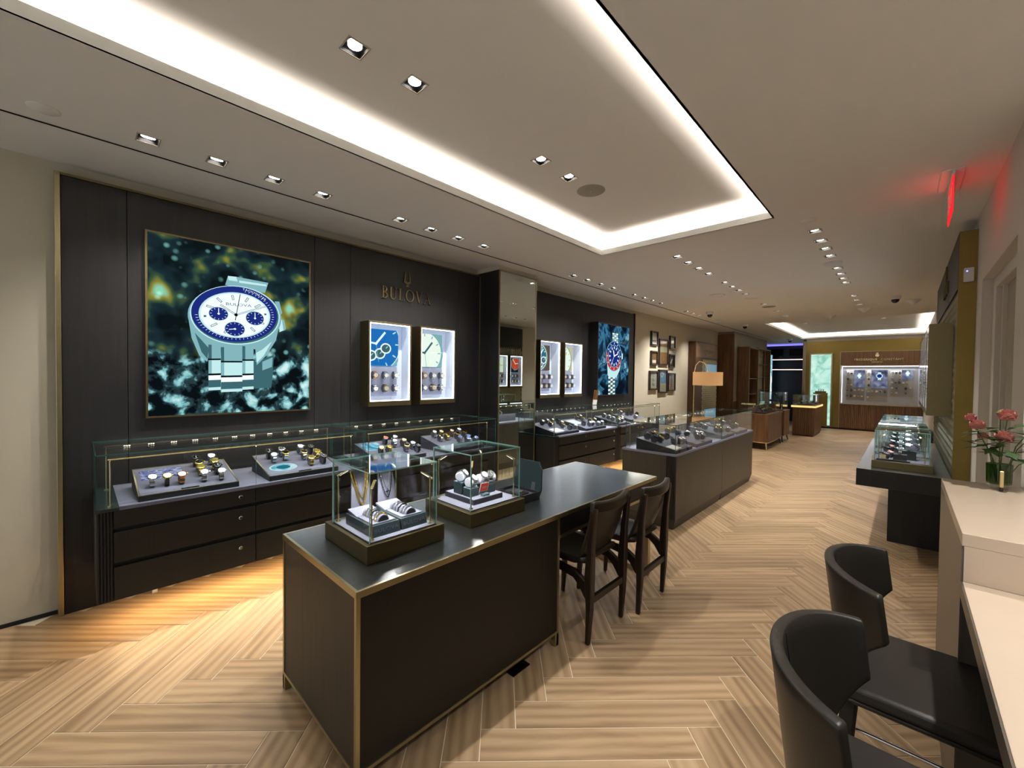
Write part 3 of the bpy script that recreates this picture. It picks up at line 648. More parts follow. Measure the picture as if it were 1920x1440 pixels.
# ================================================================ WATCH TRAYS
def tray(label, wlabel, x0, x1, y0, y1, zb, watches, poster=None, poster_mat=None, trim='brass', side='tray_navy', zf=.032, zk=.118, plaque=True):
    """sloped tray: low edge at x0 (towards the aisle), high edge at x1; watches = [(x, y, kind)]"""
    t = thing('watch_tray', label, 'display tray', ((x0+x1)/2, (y0+y1)/2, zb))
    a = MB(); a.add([(x0, y0, zb), (x1, y0, zb), (x1, y1, zb), (x0, y1, zb), (x0, y0, zb+zf), (x1, y0, zb+zk), (x1, y1, zb+zk), (x0, y1, zb+zf)],
                    [(0, 1, 2, 3), (7, 6, 5, 4), (0, 4, 5, 1), (1, 5, 6, 2), (2, 6, 7, 3), (3, 7, 4, 0)])
    a.build('tray_body', side, t, recalc=True, bevel=.0015)
    sl = (zk-zf)/(x1-x0); zz = lambda x, o=0: zb+zf+(x-x0)*sl+o
    def strip(xa, xb, ya, yb, mat, name, o0=.0, o1=.003):
        m = MB(); m.add([(xa, ya, zz(xa, o0)), (xb, ya, zz(xb, o0)), (xb, yb, zz(xb, o0)), (xa, yb, zz(xa, o0)), (xa, ya, zz(xa, o1)), (xb, ya, zz(xb, o1)), (xb, yb, zz(xb, o1)), (xa, yb, zz(xa, o1))],
                        [(0, 1, 2, 3), (7, 6, 5, 4), (0, 4, 5, 1), (1, 5, 6, 2), (2, 6, 7, 3), (3, 7, 4, 0)]); return m.build(name, mat, t, recalc=True)
    s = 1 if x1 > x0 else -1
    strip(x0, x0+s*.008, y0, y1, trim, 'rim'); strip(x1-s*.006, x1, y0, y1, trim, 'rim'); strip(x0, x1, y0, y0+.008, trim, 'rim'); strip(x0, x1, y1-.008, y1, trim, 'rim')
    strip(x0+s*.009, x1-s*.007, y0+.009, y1-.009, 'felt', 'felt_pad', o1=.001)
    if plaque: strip(x0+s*.014, x0+s*.024, y0+.2, y0+.29, 'black_plastic', 'name_plaque', o1=.004)
    if poster:
        if poster == 'oval':
            cx, cy = poster_mat[1]; m = MB()
            for rr, mm, o in ((1.0, 1, .0015), (.86, 0, .002), (.5, 2, .0024)):
                pts = [(cx+.07*rr*cos(k*pi/16), cy+.095*rr*sin(k*pi/16)) for k in range(32)]
                m.add([(x, y, zz(x, o)) for x, y in pts], [tuple(range(32)) if s > 0 else tuple(range(32))], mm)
            m.build('printed_card', ['ice_print', 'ink_pale', 'ink_teal'], t, recalc=True)
        else:
            xa, xb, ya, yb = poster; o = strip(xa, xb, ya, yb, poster_mat, 'printed_card', o1=.002)
    ang = math.atan2(zk-zf, x1-x0) if s > 0 else math.atan2(zk-zf, x0-x1)
    Mr = Matrix.Rotation(ang if s < 0 else -ang, 4, 'Y')
    lst = sorted(watches, key=lambda q: (round(q[1], 2), -q[0]*s))
    for i, (x, y, k) in enumerate(lst):
        rz = radians(random.uniform(-6, 6)) + (pi if s > 0 else 0)
        M = Matrix.Translation((x, y, zz(x, .001))) @ Mr @ Matrix.Rotation(rz, 4, 'Z') @ Matrix.Rotation(radians(16), 4, 'Y') @ Matrix.Scale(1.28, 4)
        put_watch(k, M, '%s, %s from the left on the %s' % (WORD[k], ordn(i), wlabel), 'watches on the '+wlabel)
    return t
# ================================================================ WALL CASES
def rail(parent, x, y0, y1, z, zfoot, leds, mat='brass_bright', ledm='led', trip=True, name='light_rail', legs=True):
    m = MB().tube([(x, y0, z), (x, y1, z)], .005, 8, 0)
    o = m.build(name, mat, parent)
    if legs:
        for y in (y0+.01, y1-.01): MB().tube([(x, y, zfoot), (x, y, z)], .0035, 8).lathe([(0, 0), (.011, 0), (.011, .004), (0, .004)], 12, 0, None, (x, y, zfoot)).build('rail_post', mat, parent)
    if leds:
        m = MB()
        for k in range(leds):
            y = y0+(y1-y0)*(k+.9)/(leds+.8)
            for d in ((-.012, 0, .012) if trip else (0,)): m.lathe([(0, -.004), (.0035, -.003), (.0045, 0), (0, .003)], 8, 0, None, (x+.004, y+d, z-.004), 1 if trip else 1.3, 1 if trip else 3)
        m.build('led_points', ledm, parent)
def wall_case(label, y0, y1, cols, knobs, fl, leds=11, trip=True, extra_glass=(), right_panel=True, ledm='led'):
    """wall-hung cabinet with three drawers per column, felt deck and glass hood; aisle side at x=-3.18"""
    XF, XB = -3.179, -3.818
    t = thing('display_case', label, 'display case', (-3.5, (y0+y1)/2, .26))
    MB().box(XB, XF-.022, y0+.002, y1-.002, .262, .765).build('carcass', 'black_oak', t)
    for a, b in fl:   # fluted pilasters
        m = MB().box(XF-.022, XF-.008, a, b, .262, .765); n = max(2, int((b-a)/.013)); w = (b-a)/n
        for k in range(n): m.prism([(XF-.008, a+w*k+.001), (XF-.001, a+w*k+w*.3), (XF-.001, a+w*k+w*.7), (XF-.008, a+w*(k+1)-.001)], .262, .765)
        m.build('fluted_pilaster', 'black_oak', t, recalc=True)
    for a, b in cols:
        for (z0, z1, kz) in ((.26, .446, .379), (.473, .643, .581), (.668, .762, .72)):
            d = MB().box(XF-.021, XF, a+.002, b-.002, z0, z1).build('drawer', 'drawer_oak', t, bevel=.0015)
            for ky in knobs:
                if a < ky < b:
                    k_ = MB().lathe([(0, 0), (.011, 0), (.012, .003), (.009, .006), (0, .006)], 16, 0, Matrix.Translation((XF, ky, kz)) @ Matrix.Rotation(pi/2, 4, 'Y')).build('lock_knob', 'chrome', d, smooth=True)
    MB().box(XB, XF+.001, y0+.095, y1-.02, .765, .783).build('felt_deck', 'felt' if y0 < 4 else 'felt_lit', t)
    MB().box(XB, XF+.001, y0, y0+.095, .765, .7815).build('deck_glass', 'case_glass_strip', t)
    G = .006; ZT = 1.085
    ys = [y0]+list(extra_glass)+[y1]
    for a, b in zip(ys, ys[1:]): pane(t, XF-G, XF, a+.001, b-.001, .783, ZT-G)
    pane(t, XB, XF, y0, y1, ZT-G, ZT, 'glass_top')
    pane(t, XB, XF-G, y0, y0+G, .783, ZT-G); pane(t, XB, XF-G, y1-G, y1, .783, ZT-G)
    rail(t, -3.70, y0+.05, y1-.07, 1.062, .783, leds, 'brass', ledm, trip, 'rear_light_rail'); rail(t, -3.235, y0+.05, y1-.07, 1.047, .783, 0)
    L = y1-y0-.15; Lk = 1.0 if y0 < 4 else 1.7
    light('case_light', 'AREA', (-3.24, (y0+y1)/2, 1.040), P_CASE*Lk*L, (.93, .95, 1), t, rot=(0, radians(-22), 0), shape='RECTANGLE', size=.012, size_y=L)
    light('case_light', 'AREA', (-3.695, (y0+y1)/2, 1.052), P_CASE*.6*Lk*L, (1, .93, .8), t, rot=(0, radians(22), 0), shape='RECTANGLE', size=.012, size_y=L)
    MB().box(-3.51, -3.495, y0+.1, y1-.1, .258, .2615).build('under_led_strip', 'led_warm', t)
    light('under_glow', 'AREA', (-3.50, (y0+y1)/2, .255), P_UNDER*L, (1, .66, .34), t, rot=(0, radians(-25), 0), shape='RECTANGLE', size=.02, size_y=L)
    return t
wall_case('black drawer case with glass hood under the moon-rock poster', .06, 1.60, [(.13, .828), (.828, 1.50)], (.74, 1.40), [(.062, .128), (1.502, 1.598)], extra_glass=(.83,))
wall_case('black drawer case with glass hood between the lit boxes and the column', 1.61, 3.10, [(1.71, 2.36), (2.36, 3.0)], (2.27, 2.9), [(1.612, 1.708), (3.002, 3.098)], leds=9)
wall_case('black drawer case with glass hood just beyond the mirror column', 4.13, 5.72, [(4.23, 4.93), (4.93, 5.648)], (4.84, 5.60), [(4.132, 4.228), (5.65, 5.718)], leds=12, trip=False, ledm='led_white')
wall_case('farthest black drawer case with glass hood below the wave poster', 5.73, 7.20, [(5.80, 6.45), (6.45, 7.10)], (6.38,), [(5.732, 5.798), (7.102, 7.198)], leds=10, trip=False)
pb = thing('floor_outlet', 'small pale outlet box on the floor under the left case', 'outlet', (-3.78, .37, 0))
MB().box(-3.80, -3.765, .345, .375, 0, .05).build('housing', 'paper', pb, bevel=.002); MB().box(-3.764, -3.7635, .35, .37, .01, .04).build('socket_face', 'white_plastic', pb)
Z = .7835
S_, K_, G_, U_, R_, T_, L_, O_, A_ = 'steel', 'black', 'gold', 'blue', 'rose', 'twotone', 'leather', 'orange', 'slate'
tray('brass rimmed tray with a purple lightning card, leftmost in the left wall case', 'lightning tray', -3.22, -3.65, .237, .74, Z,
     [(-3.352, .31, S_), (-3.345, .38, L_), (-3.339, .449, R_), (-3.60, .562, K_), (-3.505, .565, T_), (-3.425, .563, G_), (-3.326, .566, S_), (-3.60, .651, S_), (-3.50, .654, G_), (-3.41, .65, K_), (-3.313, .657, S_)],
     (-3.445, -3.60, .268, .48), 'lightning_print', plaque=True)
tray('brass rimmed tray with a round blue dial card, second in the left wall case', 'blue dial card tray', -3.22, -3.65, .923, 1.41, Z,
     [(-3.57, 1.013, K_), (-3.48, 1.02, S_), (-3.582, 1.1, A_), (-3.498, 1.107, T_), (-3.593, 1.246, S_), (-3.466, 1.234, T_), (-3.566, 1.318, K_), (-3.449, 1.324, G_), (-3.34, 1.238, G_), (-3.338, 1.329, K_)],
     'oval', ('x', (-3.355, 1.055)))
tray('grey tray with a white card and an orange dial watch, behind the desk cases', 'white card tray', -3.22, -3.65, 1.745, 2.235, Z,
     [(-3.571, 2.0, O_), (-3.571, 2.1, S_), (-3.473, 2.04, S_), (-3.333, 2.08, T_), (-3.465, 2.13, L_), (-3.368, 2.167, S_), (-3.289, 2.173, K_), (-3.352, 1.838, L_), (-3.349, 1.91, G_)],
     (-3.44, -3.62, 1.77, 1.95), 'ice_print', trim='felt', side='felt_dark')
tray('grey tray with blue reflection watches, nearest the mirror column', 'tray nearest the column', -3.22, -3.65, 2.465, 2.965, Z,
     [(-3.585, 2.57, S_), (-3.576, 2.649, L_), (-3.467, 2.563, T_), (-3.481, 2.659, G_), (-3.565, 2.783, R_), (-3.47, 2.787, T_), (-3.58, 2.894, S_), (-3.498, 2.91, T_), (-3.367, 2.74, U_), (-3.31, 2.80, U_), (-3.37, 2.85, U_), (-3.30, 2.90, U_)],  # blue-dialled watches added to stand in for a blue-lit reflection
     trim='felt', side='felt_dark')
tray('tray with a cream card, first in the case beyond the column', 'cream card tray', -3.21, -3.65, 4.20, 4.72, Z,
     [(-3.555, 4.324, S_), (-3.584, 4.46, A_), (-3.47, 4.40, T_), (-3.561, 4.549, S_), (-3.525, 4.64, K_), (-3.44, 4.60, S_), (-3.363, 4.53, T_), (-3.27, 4.56, K_), (-3.258, 4.665, S_)],
     (-3.25, -3.38, 4.26, 4.44), 'paper', trim='felt')
tray('tray with a pale green card, second in the case beyond the column', 'pale green card tray', -3.21, -3.65, 4.90, 5.42, Z,
     [(-3.60, 5.20, T_), (-3.60, 5.28, S_), (-3.52, 5.24, T_), (-3.343, 5.0, K_), (-3.293, 5.08, S_), (-3.43, 5.30, T_), (-3.30, 5.16, S_), (-3.40, 5.37, L_), (-3.261, 5.25, S_), (-3.264, 5.35, S_)],
     (-3.42, -3.60, 4.94, 5.14), 'mint_card' if 'mint_card' in MATS else 'paper', trim='felt')
tray('bright tray of steel watches, nearest in the farthest wall case', 'bright steel tray', -3.21, -3.65, 5.80, 6.16, Z,
     [(-3.554, 5.90, S_), (-3.456, 5.89, S_), (-3.37, 5.868, S_), (-3.341, 5.986, T_), (-3.266, 5.85, S_), (-3.27, 5.965, S_), (-3.346, 6.1, S_)], trim='felt')
tray('dark tray of black watches, last in the farthest wall case', 'farthest wall tray', -3.21, -3.65, 6.36, 6.90, Z,
     [(-3.587, 6.5, S_), (-3.515, 6.6, K_), (-3.508, 6.72, K_), (-3.435, 6.8, K_), (-3.326, 6.546, S_)], trim='felt')
# ================================================================ FREESTANDING ISLAND
isl = thing('display_island', 'freestanding dark olive glass topped island in the aisle centre', 'display case', (-1.95, 5.57, 0))
X0, X1 = -2.235, -1.642
for k, (a, b) in enumerate(((4.125, 5.588), (5.592, 7.0))):
    c = .03
    m = MB().box(X0, X1, a, b, .11, .752); m.frus((X0+c, X1-c, a+c, b-c), (X0, X1, a, b), 0, .11)
    if k == 0:
        m = MB().box(X0, X1, a+.006, b, .11, .752); m.frus((X0+c, X1-c, a+c, b-c), (X0, X1, a+.006, b), 0, .11)
    m.build('base_module', 'olive_oak', isl, bevel=.001)
m = MB()
for k in range(7): m.box(X1-.1+k*.0145, X1-.1+k*.0145+.009, 4.119, 4.131, .11, .752)
m.build('fluted_corner', 'black_oak', isl)
MB().box(X0-.004, X1+.004, 4.121, 7.004, .752, .774).build('felt_deck', 'felt_lit', isl, bevel=.002)
G = .006; ZT = 1.07
x0, x1 = X0+.03, X1-.012
for a, b in ((4.14, 5.588), (5.592, 6.99)):
    pane(isl, x1-G, x1, a, b, .774, ZT-G); pane(isl, x0, x0+G, a, b, .774, ZT-G); pane(isl, x0, x1, a, b, ZT-G, ZT, 'glass_top')
    pane(isl, x0+G, x1-G, a, a+G, .774, ZT-G); pane(isl, x0+G, x1-G, b-G, b, .774, ZT-G)
    rail(isl, x0+.03, a+.03, b-.05, ZT-.03, .774, 10, 'brass', 'led', False)
    light('case_light', 'AREA', (x0+.035, (a+b)/2, ZT-.04), P_CASE*1.3*(b-a), (1, .95, .86), isl, rot=(0, radians(-25), 0), shape='RECTANGLE', size=.012, size_y=b-a-.1)
Z = .7745
tray('dark tray of black watches at the near end of the island', 'near island tray', -1.655, -2.09, 4.16, 4.60, Z,
     [(-2.023, 4.25, K_), (-2.025, 4.36, K_), (-2.03, 4.45, T_), (-1.943, 4.42, K_), (-1.93, 4.52, K_), (-1.93, 4.22, K_), (-1.90, 4.30, T_), (-1.80, 4.42, A_), (-1.775, 4.49, S_), (-1.76, 4.55, S_)], (-1.68, -1.78, 4.19, 4.36), 'paper', trim='felt')
tray('second tray of steel and gold watches on the island', 'second island tray', -1.655, -2.09, 4.74, 5.24, Z,
     [(-2.04, 4.83, G_), (-2.03, 4.93, T_), (-1.95, 4.90, A_), (-1.87, 4.98, S_), (-1.759, 5.0, A_), (-1.82, 5.14, S_), (-1.734, 5.09, A_), (-1.79, 5.19, S_)], trim='felt', side='felt')
tray('third tray beyond the glass joint of the island', 'third island tray', -1.655, -2.09, 5.65, 6.12, Z,
     [(-2.03, 5.72, T_), (-2.0, 5.80, S_), (-1.93, 5.76, A_), (-1.86, 6.0, S_), (-1.84, 6.07, T_), (-1.80, 5.80, T_), (-1.76, 5.86, T_), (-1.727, 6.04, S_)], trim='felt', side='felt')
tray('farthest tray on the island, by its far glass end', 'farthest island tray', -1.655, -2.09, 6.25, 6.76, Z,
     [(-2.02, 6.34, T_), (-2.02, 6.44, G_), (-2.0, 6.57, T_), (-1.93, 6.50, S_), (-1.91, 6.68, K_), (-1.78, 6.42, K_), (-1.77, 6.55, S_)], trim='felt', side='felt')
# ================================================================ BACKLIT POSTERS
def poster(label, loc, M, w, h, frame_d, bg, frame_mat, layers, texts=(), fw_=.012, side='bronze'):
    """w x h light box; local frame: origin lower left of the printed face, layers are flat inks"""
    t = thing('poster_lightbox', label, 'poster', loc)
    D = frame_d
    m = MB()
    for a in ((-fw_, 0, -fw_, h+fw_), (w, w+fw_, -fw_, h+fw_), (0, w, -fw_, 0), (0, w, h, h+fw_)): m.prism([(a[0], a[2]), (a[1], a[2]), (a[1], a[3]), (a[0], a[3])], -D, .004, 0, M)
    m.build('frame', frame_mat, t, recalc=True)
    MB().prism([(0, 0), (w, 0), (w, h), (0, h)], -D, 0, 0, M).build('backlit_print', bg, t, recalc=True)
    if layers:
        mats = []; m = MB()
        for i, (ink, poly) in enumerate(layers):
            if ink not in mats: mats.append(ink)
            m.poly(poly, .0006+i*.00012, mats.index(ink), M)
        m.build('printed_watch', mats, t)
    for (s, size, x, y, rot, mat, sx) in texts:
        text_obj(s, size, M @ Matrix.Translation((x, y, .0006+.00012*len(layers)+.0006)) @ Matrix.Rotation(rot, 4, 'Z'), mat, 'printed_word', t, 0, sx=sx)
    return t
def clockmarks(L, cx, cy, rx, ry, r0, r1, w, ink, n=12, rot=0, skip=()):
    for k in range(n):
        if k in skip: continue
        a = pi/2-2*pi*k/n; L.append((ink, bar(*[v for r in (r0, r1) for v in (cx+rx*r*cos(a), cy+ry*r*sin(a))], w)))
# ---- big poster on the left wall
L = []
rt_ = .1
L.append(('ink_steel_dark', [(.636, .393), (.785, .46), (.775, .28), (.765, .188), (.631, .184)])); L.append(('ink_steel', [(.70, .40), (.775, .44), (.77, .36), (.70, .33)]))
L.append(('ink_steel', [(.448, .98), (.466, 1.052), (.52, 1.055), (.744, 1.046), (.719, .96)])); L.append(('ink_pale', [(.466, 1.052), (.52, 1.055), (.53, 1.02), (.47, 1.02)])); L.append(('ink_pale', [(.54, 1.03), (.73, 1.03), (.73, 1.015), (.54, 1.012)]))
L.append(('ink_steel', [(.79, .902), (.825, .905), (.848, .812), (.825, .785)])); L.append(('ink_pale', [(.821, .753), (.863, .757), (.876, .678), (.826, .651)])); L.append(('ink_steel', [(.845, .755), (.863, .757), (.876, .678), (.858, .665)]))
L.append(('ink_steel', [(.223, .7), (.241, .561), (.286, .433), (.335, .389), (.352, .5), (.65, .5), (.66, .372), (.729, .452), (.8, .58), (.837, .766)]))
L.append(('ink_steel_dark', [(.26, .60), (.30, .46), (.335, .41), (.345, .49)])); L.append(('ink_pale', [(.66, .39), (.71, .45), (.77, .57), (.70, .50), (.655, .47)]))
L.append(('ink_steel', ell(.53, .745, .312, .235, 48, rot=.12))); L.append(('ink_pale', ell(.53, .757, .300, .228, 48, rot=.12))); L.append(('ink_steel_dark', ell(.53, .757, .291, .219, 48, rot=.12)))
L.append(('ink_navy', ell(.524, .765, .286, .214, 48, rot=.12))); L.append(('ink_pale', ell(.52, .757, .238, .176, 48, rot=.11))); L.append(('ink_white', ell(.52, .757, .226, .166, 48, rot=.11)))
for k in range(60):
    a = 2*pi*k/60; c_, s_ = cos(a), sin(a)
    f = lambda r: (.522+r*(.262*c_*cos(.11)-.195*s_*sin(.11)), .761+r*(.262*c_*sin(.11)+.195*s_*cos(.11)))
    if not 42 < (k+30) % 60 < 60 and k % 1 == 0: L.append(('ink_white', bar(*f(.94), *f(1.0), .0025)))
for k in range(12):
    a = pi/2-2*pi*k/12+.05; c_, s_ = cos(a), sin(a)
    f = lambda r: (.52+r*(.226*c_*cos(.11)-.166*s_*sin(.11)), .757+r*(.226*c_*sin(.11)+.166*s_*cos(.11)))
    if k in (3, 9, 6): L.append(('ink_steel_dark', bar(*f(.86), *f(.93), .014))); continue
    L.append(('ink_steel_dark', bar(*f(.70), *f(.92), .015))); L.append(('ink_white', bar(*f(.72), *f(.90), .007)))
for cx, cy, rx, ry in ((.404, .754, .059, .048), (.645, .745, .061, .052), (.508, .648, .064, .053)):
    L.append(('ink_steel', ell(cx, cy, rx*1.05, ry*1.06, 28))); L.append(('ink_navy', ell(cx, cy, rx, ry, 28)))
    clockmarks(L, cx, cy, rx, ry, .74, .92, .003, 'ink_white'); L.append(('ink_white', bar(cx, cy, cx+(.0 if cy > .7 else -.04), cy+(.04 if cy > .7 else -.006), .005))); L.append(('ink_white', ell(cx, cy, .008, .007, 10)))
for a, b, w in (((.515, .758), (.413, .824), .013), ((.515, .758), (.724, .851), .011)): L.append(('ink_steel_dark', bar(*a, *b, w))); L.append(('ink_white', bar(*a, *b, w*.45)))
L.append(('ink_black', bar(.51, .715, .543, .921, .005))); L.append(('ink_black', ell(.515, .758, .012, .012, 12)))
for (x0_, x1_, zt) in ((.339, .416, .517), (.417, .556, .503), (.556, .633, .519)):
    zc = zt
    for hgt, ink in ((.105, 'ink_steel'), (.012, 'ink_black'), (.10, 'ink_pale'), (.014, 'ink_black'), (.035, 'ink_white'), (.055, 'ink_steel_dark'), (.022, 'ink_pale')):
        L.append((ink, [(x0_, zc), (x1_, zc+.004), (x1_, zc-hgt+.004), (x0_, zc-hgt)]))
        if hgt > .09: L.append(('ink_steel_dark' if ink == 'ink_steel' else 'ink_steel', [(x0_, zc), (x0_+.02, zc), (x0_+.02, zc-hgt), (x0_, zc-hgt)]))
        zc -= hgt
tw = [('BULOVA', .03, .533, .836, .03, 'ink_steel_dark', 1.5)]
for i, c_ in enumerate('TACHYMETER'):
    a = pi/2-.16-i*.072; tw.append((c_, .022, .524+.262*cos(a), .768+.196*sin(a), a-pi/2+.02, 'ink_white', 1.1))
poster('large backlit poster of a blue and white chronograph on moon rocks', (-3.80, .87, 1.23), LW(-3.785, .332, 1.236), 1.062, 1.272, .034, 'rocks_print', 'bronze', L, tw)
# ---- second poster: red and blue bezel watch in water
L = []; cx, cy = .50, .66
for k in range(9):
    z_ = .30-k*.035
    for j in range(3): L.append((('ink_cream', 'ink_steel_dark')[(k+j) % 2], [(cx-.17+j*.075, z_), (cx-.10+j*.075, z_+.004), (cx-.10+j*.075, z_-.027), (cx-.17+j*.075, z_-.03)]))
for k in range(6):
    z_ = 1.06-k*.035
    for j in range(3): L.append((('ink_cream', 'ink_steel')[(k+j) % 2], [(cx-.06+j*.065, z_), (cx+.0+j*.065, z_), (cx+.0+j*.065, z_-.027), (cx-.06+j*.065, z_-.03)]))
L.append(('ink_pale', [(cx-.24, cy), (cx-.2, .33), (cx-.15, .29), (cx+.1, .30), (cx+.2, .42), (cx+.26, cy)]))
L.append(('ink_steel', ell(cx, cy, .265, .262, 40))); L.append(('ink_navy', ell(cx, cy, .25, .25, 24, -.25, pi-.25))); L.append(('ink_red', ell(cx, cy, .25, .25, 24, pi-.25, 2*pi-.25)))
clockmarks(L, cx, cy, .25, .25, .84, .94, .02, 'ink_pale'); L.append(('ink_steel', ell(cx, cy, .196, .196, 32))); L.append(('ink_navy', ell(cx, cy, .185, .185, 32))); clockmarks(L, cx, cy, .185, .185, .68, .92, .03, 'ink_pale')
L.append(('ink_cream', bar(cx, cy, cx+.13, cy+.05, .02))); L.append(('ink_cream', bar(cx, cy, cx-.03, cy+.1, .03))); L.append(('ink_cream', bar(cx, cy, cx-.09, cy-.13, .008))); L.append(('ink_pale', [(.76, .62), (.80, .62), (.80, .72), (.76, .72)]))
poster('backlit poster of a red and blue bezel watch in dark waves', (-3.74, 6.42, 1.24), LW(-3.665, 5.905, 1.245), 1.03, 1.19, .15, 'water_print', 'black_oak', L, (), .02)
# ================================================================ WALL LIGHT BOXES WITH WATCHES
def lightbox(label, wl, FM, face, w=.465, h=.815, kinds=None, nn='lit'):
    """FM maps local (x across, y up, z towards the room) to the wall; the box is .165 deep from the wall plane z=0"""
    o = FM @ Vector((0, 0, 0)); t = thing('display_lightbox', label, 'light box', tuple(o)); D = .17 if FM[0][2] > 0 else .155
    P = lambda a, b, c, d, z0, z1, m=0, mb=None: (mb or MB()).prism([(a, c), (b, c), (b, d), (a, d)], z0, z1, m, FM)
    s = MB(); f = .014
    for a in ((0, f, 0, h), (w-f, w, 0, h), (f, w-f, h-f, h), (f, w-f, 0, .045)): P(*a, 0, D, mb=s)
    s.build('case_frame', 'bronze', t, recalc=True, bevel=.001)
    s = MB(); P(f, w-f, .045, h-f, .004, .008, mb=s)
    for a in ((f, f+.003, .045, h-f), (w-f-.003, w-f, .045, h-f), (f, w-f, h-f-.003, h-f), (f, w-f, .045, .048)): P(*a, .008, D-.004, mb=s)
    s.build('lining', 'white_box', t, recalc=True)
    s = MB(); e = f+.003
    for a in ((e, e+.007, .05, h-e), (w-e-.007, w-e, .05, h-e), (e, w-e, h-e-.007, h-e), (e, w-e, .05, .057)): P(*a, D-.02, D-.008, mb=s)
    s.build('led_strip', 'led_white', t, recalc=True)
    s = MB(); P(f+.03, w-f-.07, .09, .385, .008, .03, mb=s); s.build('watch_board', 'lilac_board', t, recalc=True)
    s = MB(); P(f+.03, w-f-.07, .395, h-.06, .008, .03, mb=s); s.build('picture_block', face[0], t, recalc=True)
    mats = []; s = MB()
    for i, (ink, poly) in enumerate(face[1]):
        if ink not in mats: mats.append(ink)
        s.poly([(f+.03+x*.351, .395+y*.36) for x, y in poly], .0306+i*.0001, mats.index(ink), FM)
    s.build('printed_dial', mats, t)
    G_ = (FM @ Vector((w/2, h/2, D-.002)))
    s = MB(); P(e, w-e, .05, h-e, D-.006, D-.001, mb=s); s.build('glass_pane', 'glass', t, recalc=True)
    for r in range(2):
        for c in range(3):
            k = (kinds or ['rose', 'steel', 'steel', 'steel', 'leather', 'steel'])[r*3+c]
            M = FM @ Matrix.Translation((f+.095+c*.112, .30-r*.13, .031)) @ Matrix.Rotation(-pi/2, 4, 'Z') @ Matrix.Scale(1.4, 4)
            put_watch(k, M, '%s, %s of three in the %s row of the %s' % (WORD[k], ORD[c], ('upper', 'lower')[r], wl), 'watches in the wall light boxes')
    return t
def dialface(bg, dial, ink, hands, subs=False, cx=.35, cy=.5, r=.62):
    L = []
    def clip(poly):   # Sutherland-Hodgman to the unit square
        for ax, lim, sg in ((0, 0, 1), (0, 1, -1), (1, 0, 1), (1, 1, -1)):
            out = []
            for i in range(len(poly)):
                a, b = poly[i-1], poly[i]; ia = (a[ax]-lim)*sg >= 0; ib = (b[ax]-lim)*sg >= 0
                if ia != ib:
                    t_ = (lim-a[ax])/(b[ax]-a[ax]); out.append((a[0]+(b[0]-a[0])*t_, a[1]+(b[1]-a[1])*t_))
                if ib: out.append(b)
            poly = out
            if not poly: return []
        return poly
    K = [('ink_steel', ell(cx, cy, r*1.12, r*1.12, 40)), (ink, ell(cx, cy, r*1.04, r*1.04, 40)), (dial, ell(cx, cy, r, r, 40))]
    clockmarks(K, cx, cy, r, r, .8, .95, .035, ink)
    if subs:
        for a, b in ((cx+.12, cy-.27), (cx-.15, cy-.33), (cx+.3, cy-.12)): K += [('ink_white', ell(a, b, .17, .15, 24)), ('ink_steel_dark', ell(a, b, .13, .11, 24)), ('ink_pale', bar(a, b, a+.06, b+.06, .02))]
    K += [(hands, bar(cx, cy, cx+.28, cy+.33, .06)), (hands, bar(cx, cy, cx-.4, cy+.05, .05)), ('ink_steel', bar(cx, cy, cx+.08, cy-.5, .015)), (hands, ell(cx, cy, .04, .04, 12))]
    for i, p in K:
        q = clip(p)
        if len(q) > 2: L.append((i, q))
    return (bg, L)
F_blue = dialface('ink_sky', 'ink_blue', 'ink_pale', 'ink_white', True, .3, .6, .75); F_white = dialface('ink_steel', 'ink_cream', 'ink_steel', 'ink_steel_dark', False, .3, .42, .62)
F_brown = dialface('ink_brown', 'ink_teal', 'ink_cream', 'ink_white', True, .25, .52, .5); F_gold = dialface('ink_gold', 'ink_cream', 'ink_gold', 'ink_gold', False, .25, .45, .6); F_red = dialface('ink_black', 'ink_orange', 'ink_orange', 'ink_white', False, .3, .6, .4)
for y, fc, lb, wl in ((1.88, F_blue, 'lit bronze display box with a blue chronograph picture', 'blue picture box'), (2.45, F_white, 'lit bronze display box with a white roman dial picture, beside the column', 'white dial picture box'),
                      (4.40, F_brown, 'lit bronze display box with a brown picture, first beyond the column', 'brown picture box'), (4.965, F_gold, 'lit bronze display box with a pale gold dial picture', 'pale gold picture box')):
    lightbox(lb, wl, LW(-3.82, y, 1.238), fc)
for i, y in enumerate((5.705, 6.25, 6.795, 7.34, 7.885)):
    lightbox('lit bronze display box, %s from the near end of the right wall' % ORD[i], '%s right wall box' % ORD[i], RW(.30, y, 1.238), (F_brown, F_white, F_blue, F_gold, F_red)[i])
# ================================================================ LONG DESK
dk = thing('consultation_desk', 'long black oak desk with brass edges carrying two glass cases', 'desk', (-1.8, 1.92, 0))
DX0, DX1, DY0, DY1 = -2.19, -1.412, .684, 3.17
MB().box(DX0+.012, DX1-.012, DY0+.012, DY1-.012, .735, .7605).build('desk_top', 'desk_top_oak', dk)
m = MB()
for a in ((DX0, DX0+.012, DY0, DY1), (DX1-.012, DX1, DY0, DY1), (DX0+.012, DX1-.012, DY0, DY0+.012), (DX0+.012, DX1-.012, DY1-.012, DY1)): m.box(*a, .735, .7612)
m.build('edge_trim', 'brass', dk, bevel=.0008)
MB().box(DX0+.02, DX1-.008, DY0+.014, 1.885, .085, .735).build('cabinet_body', 'black_front', dk)
MB().box(DX0+.018, DX1-.016, DY0+.006, DY0+.014, .085, .735).build('end_panel', 'desk_side_oak', dk)
m = MB(); b_ = .016
for x in (DX0+.002, DX1-.002-b_): m.box(x, x+b_, DY0+.002, DY0+.002+b_, 0, .735); m.box(x, x+b_, 1.885, 1.885+b_, 0, .735)
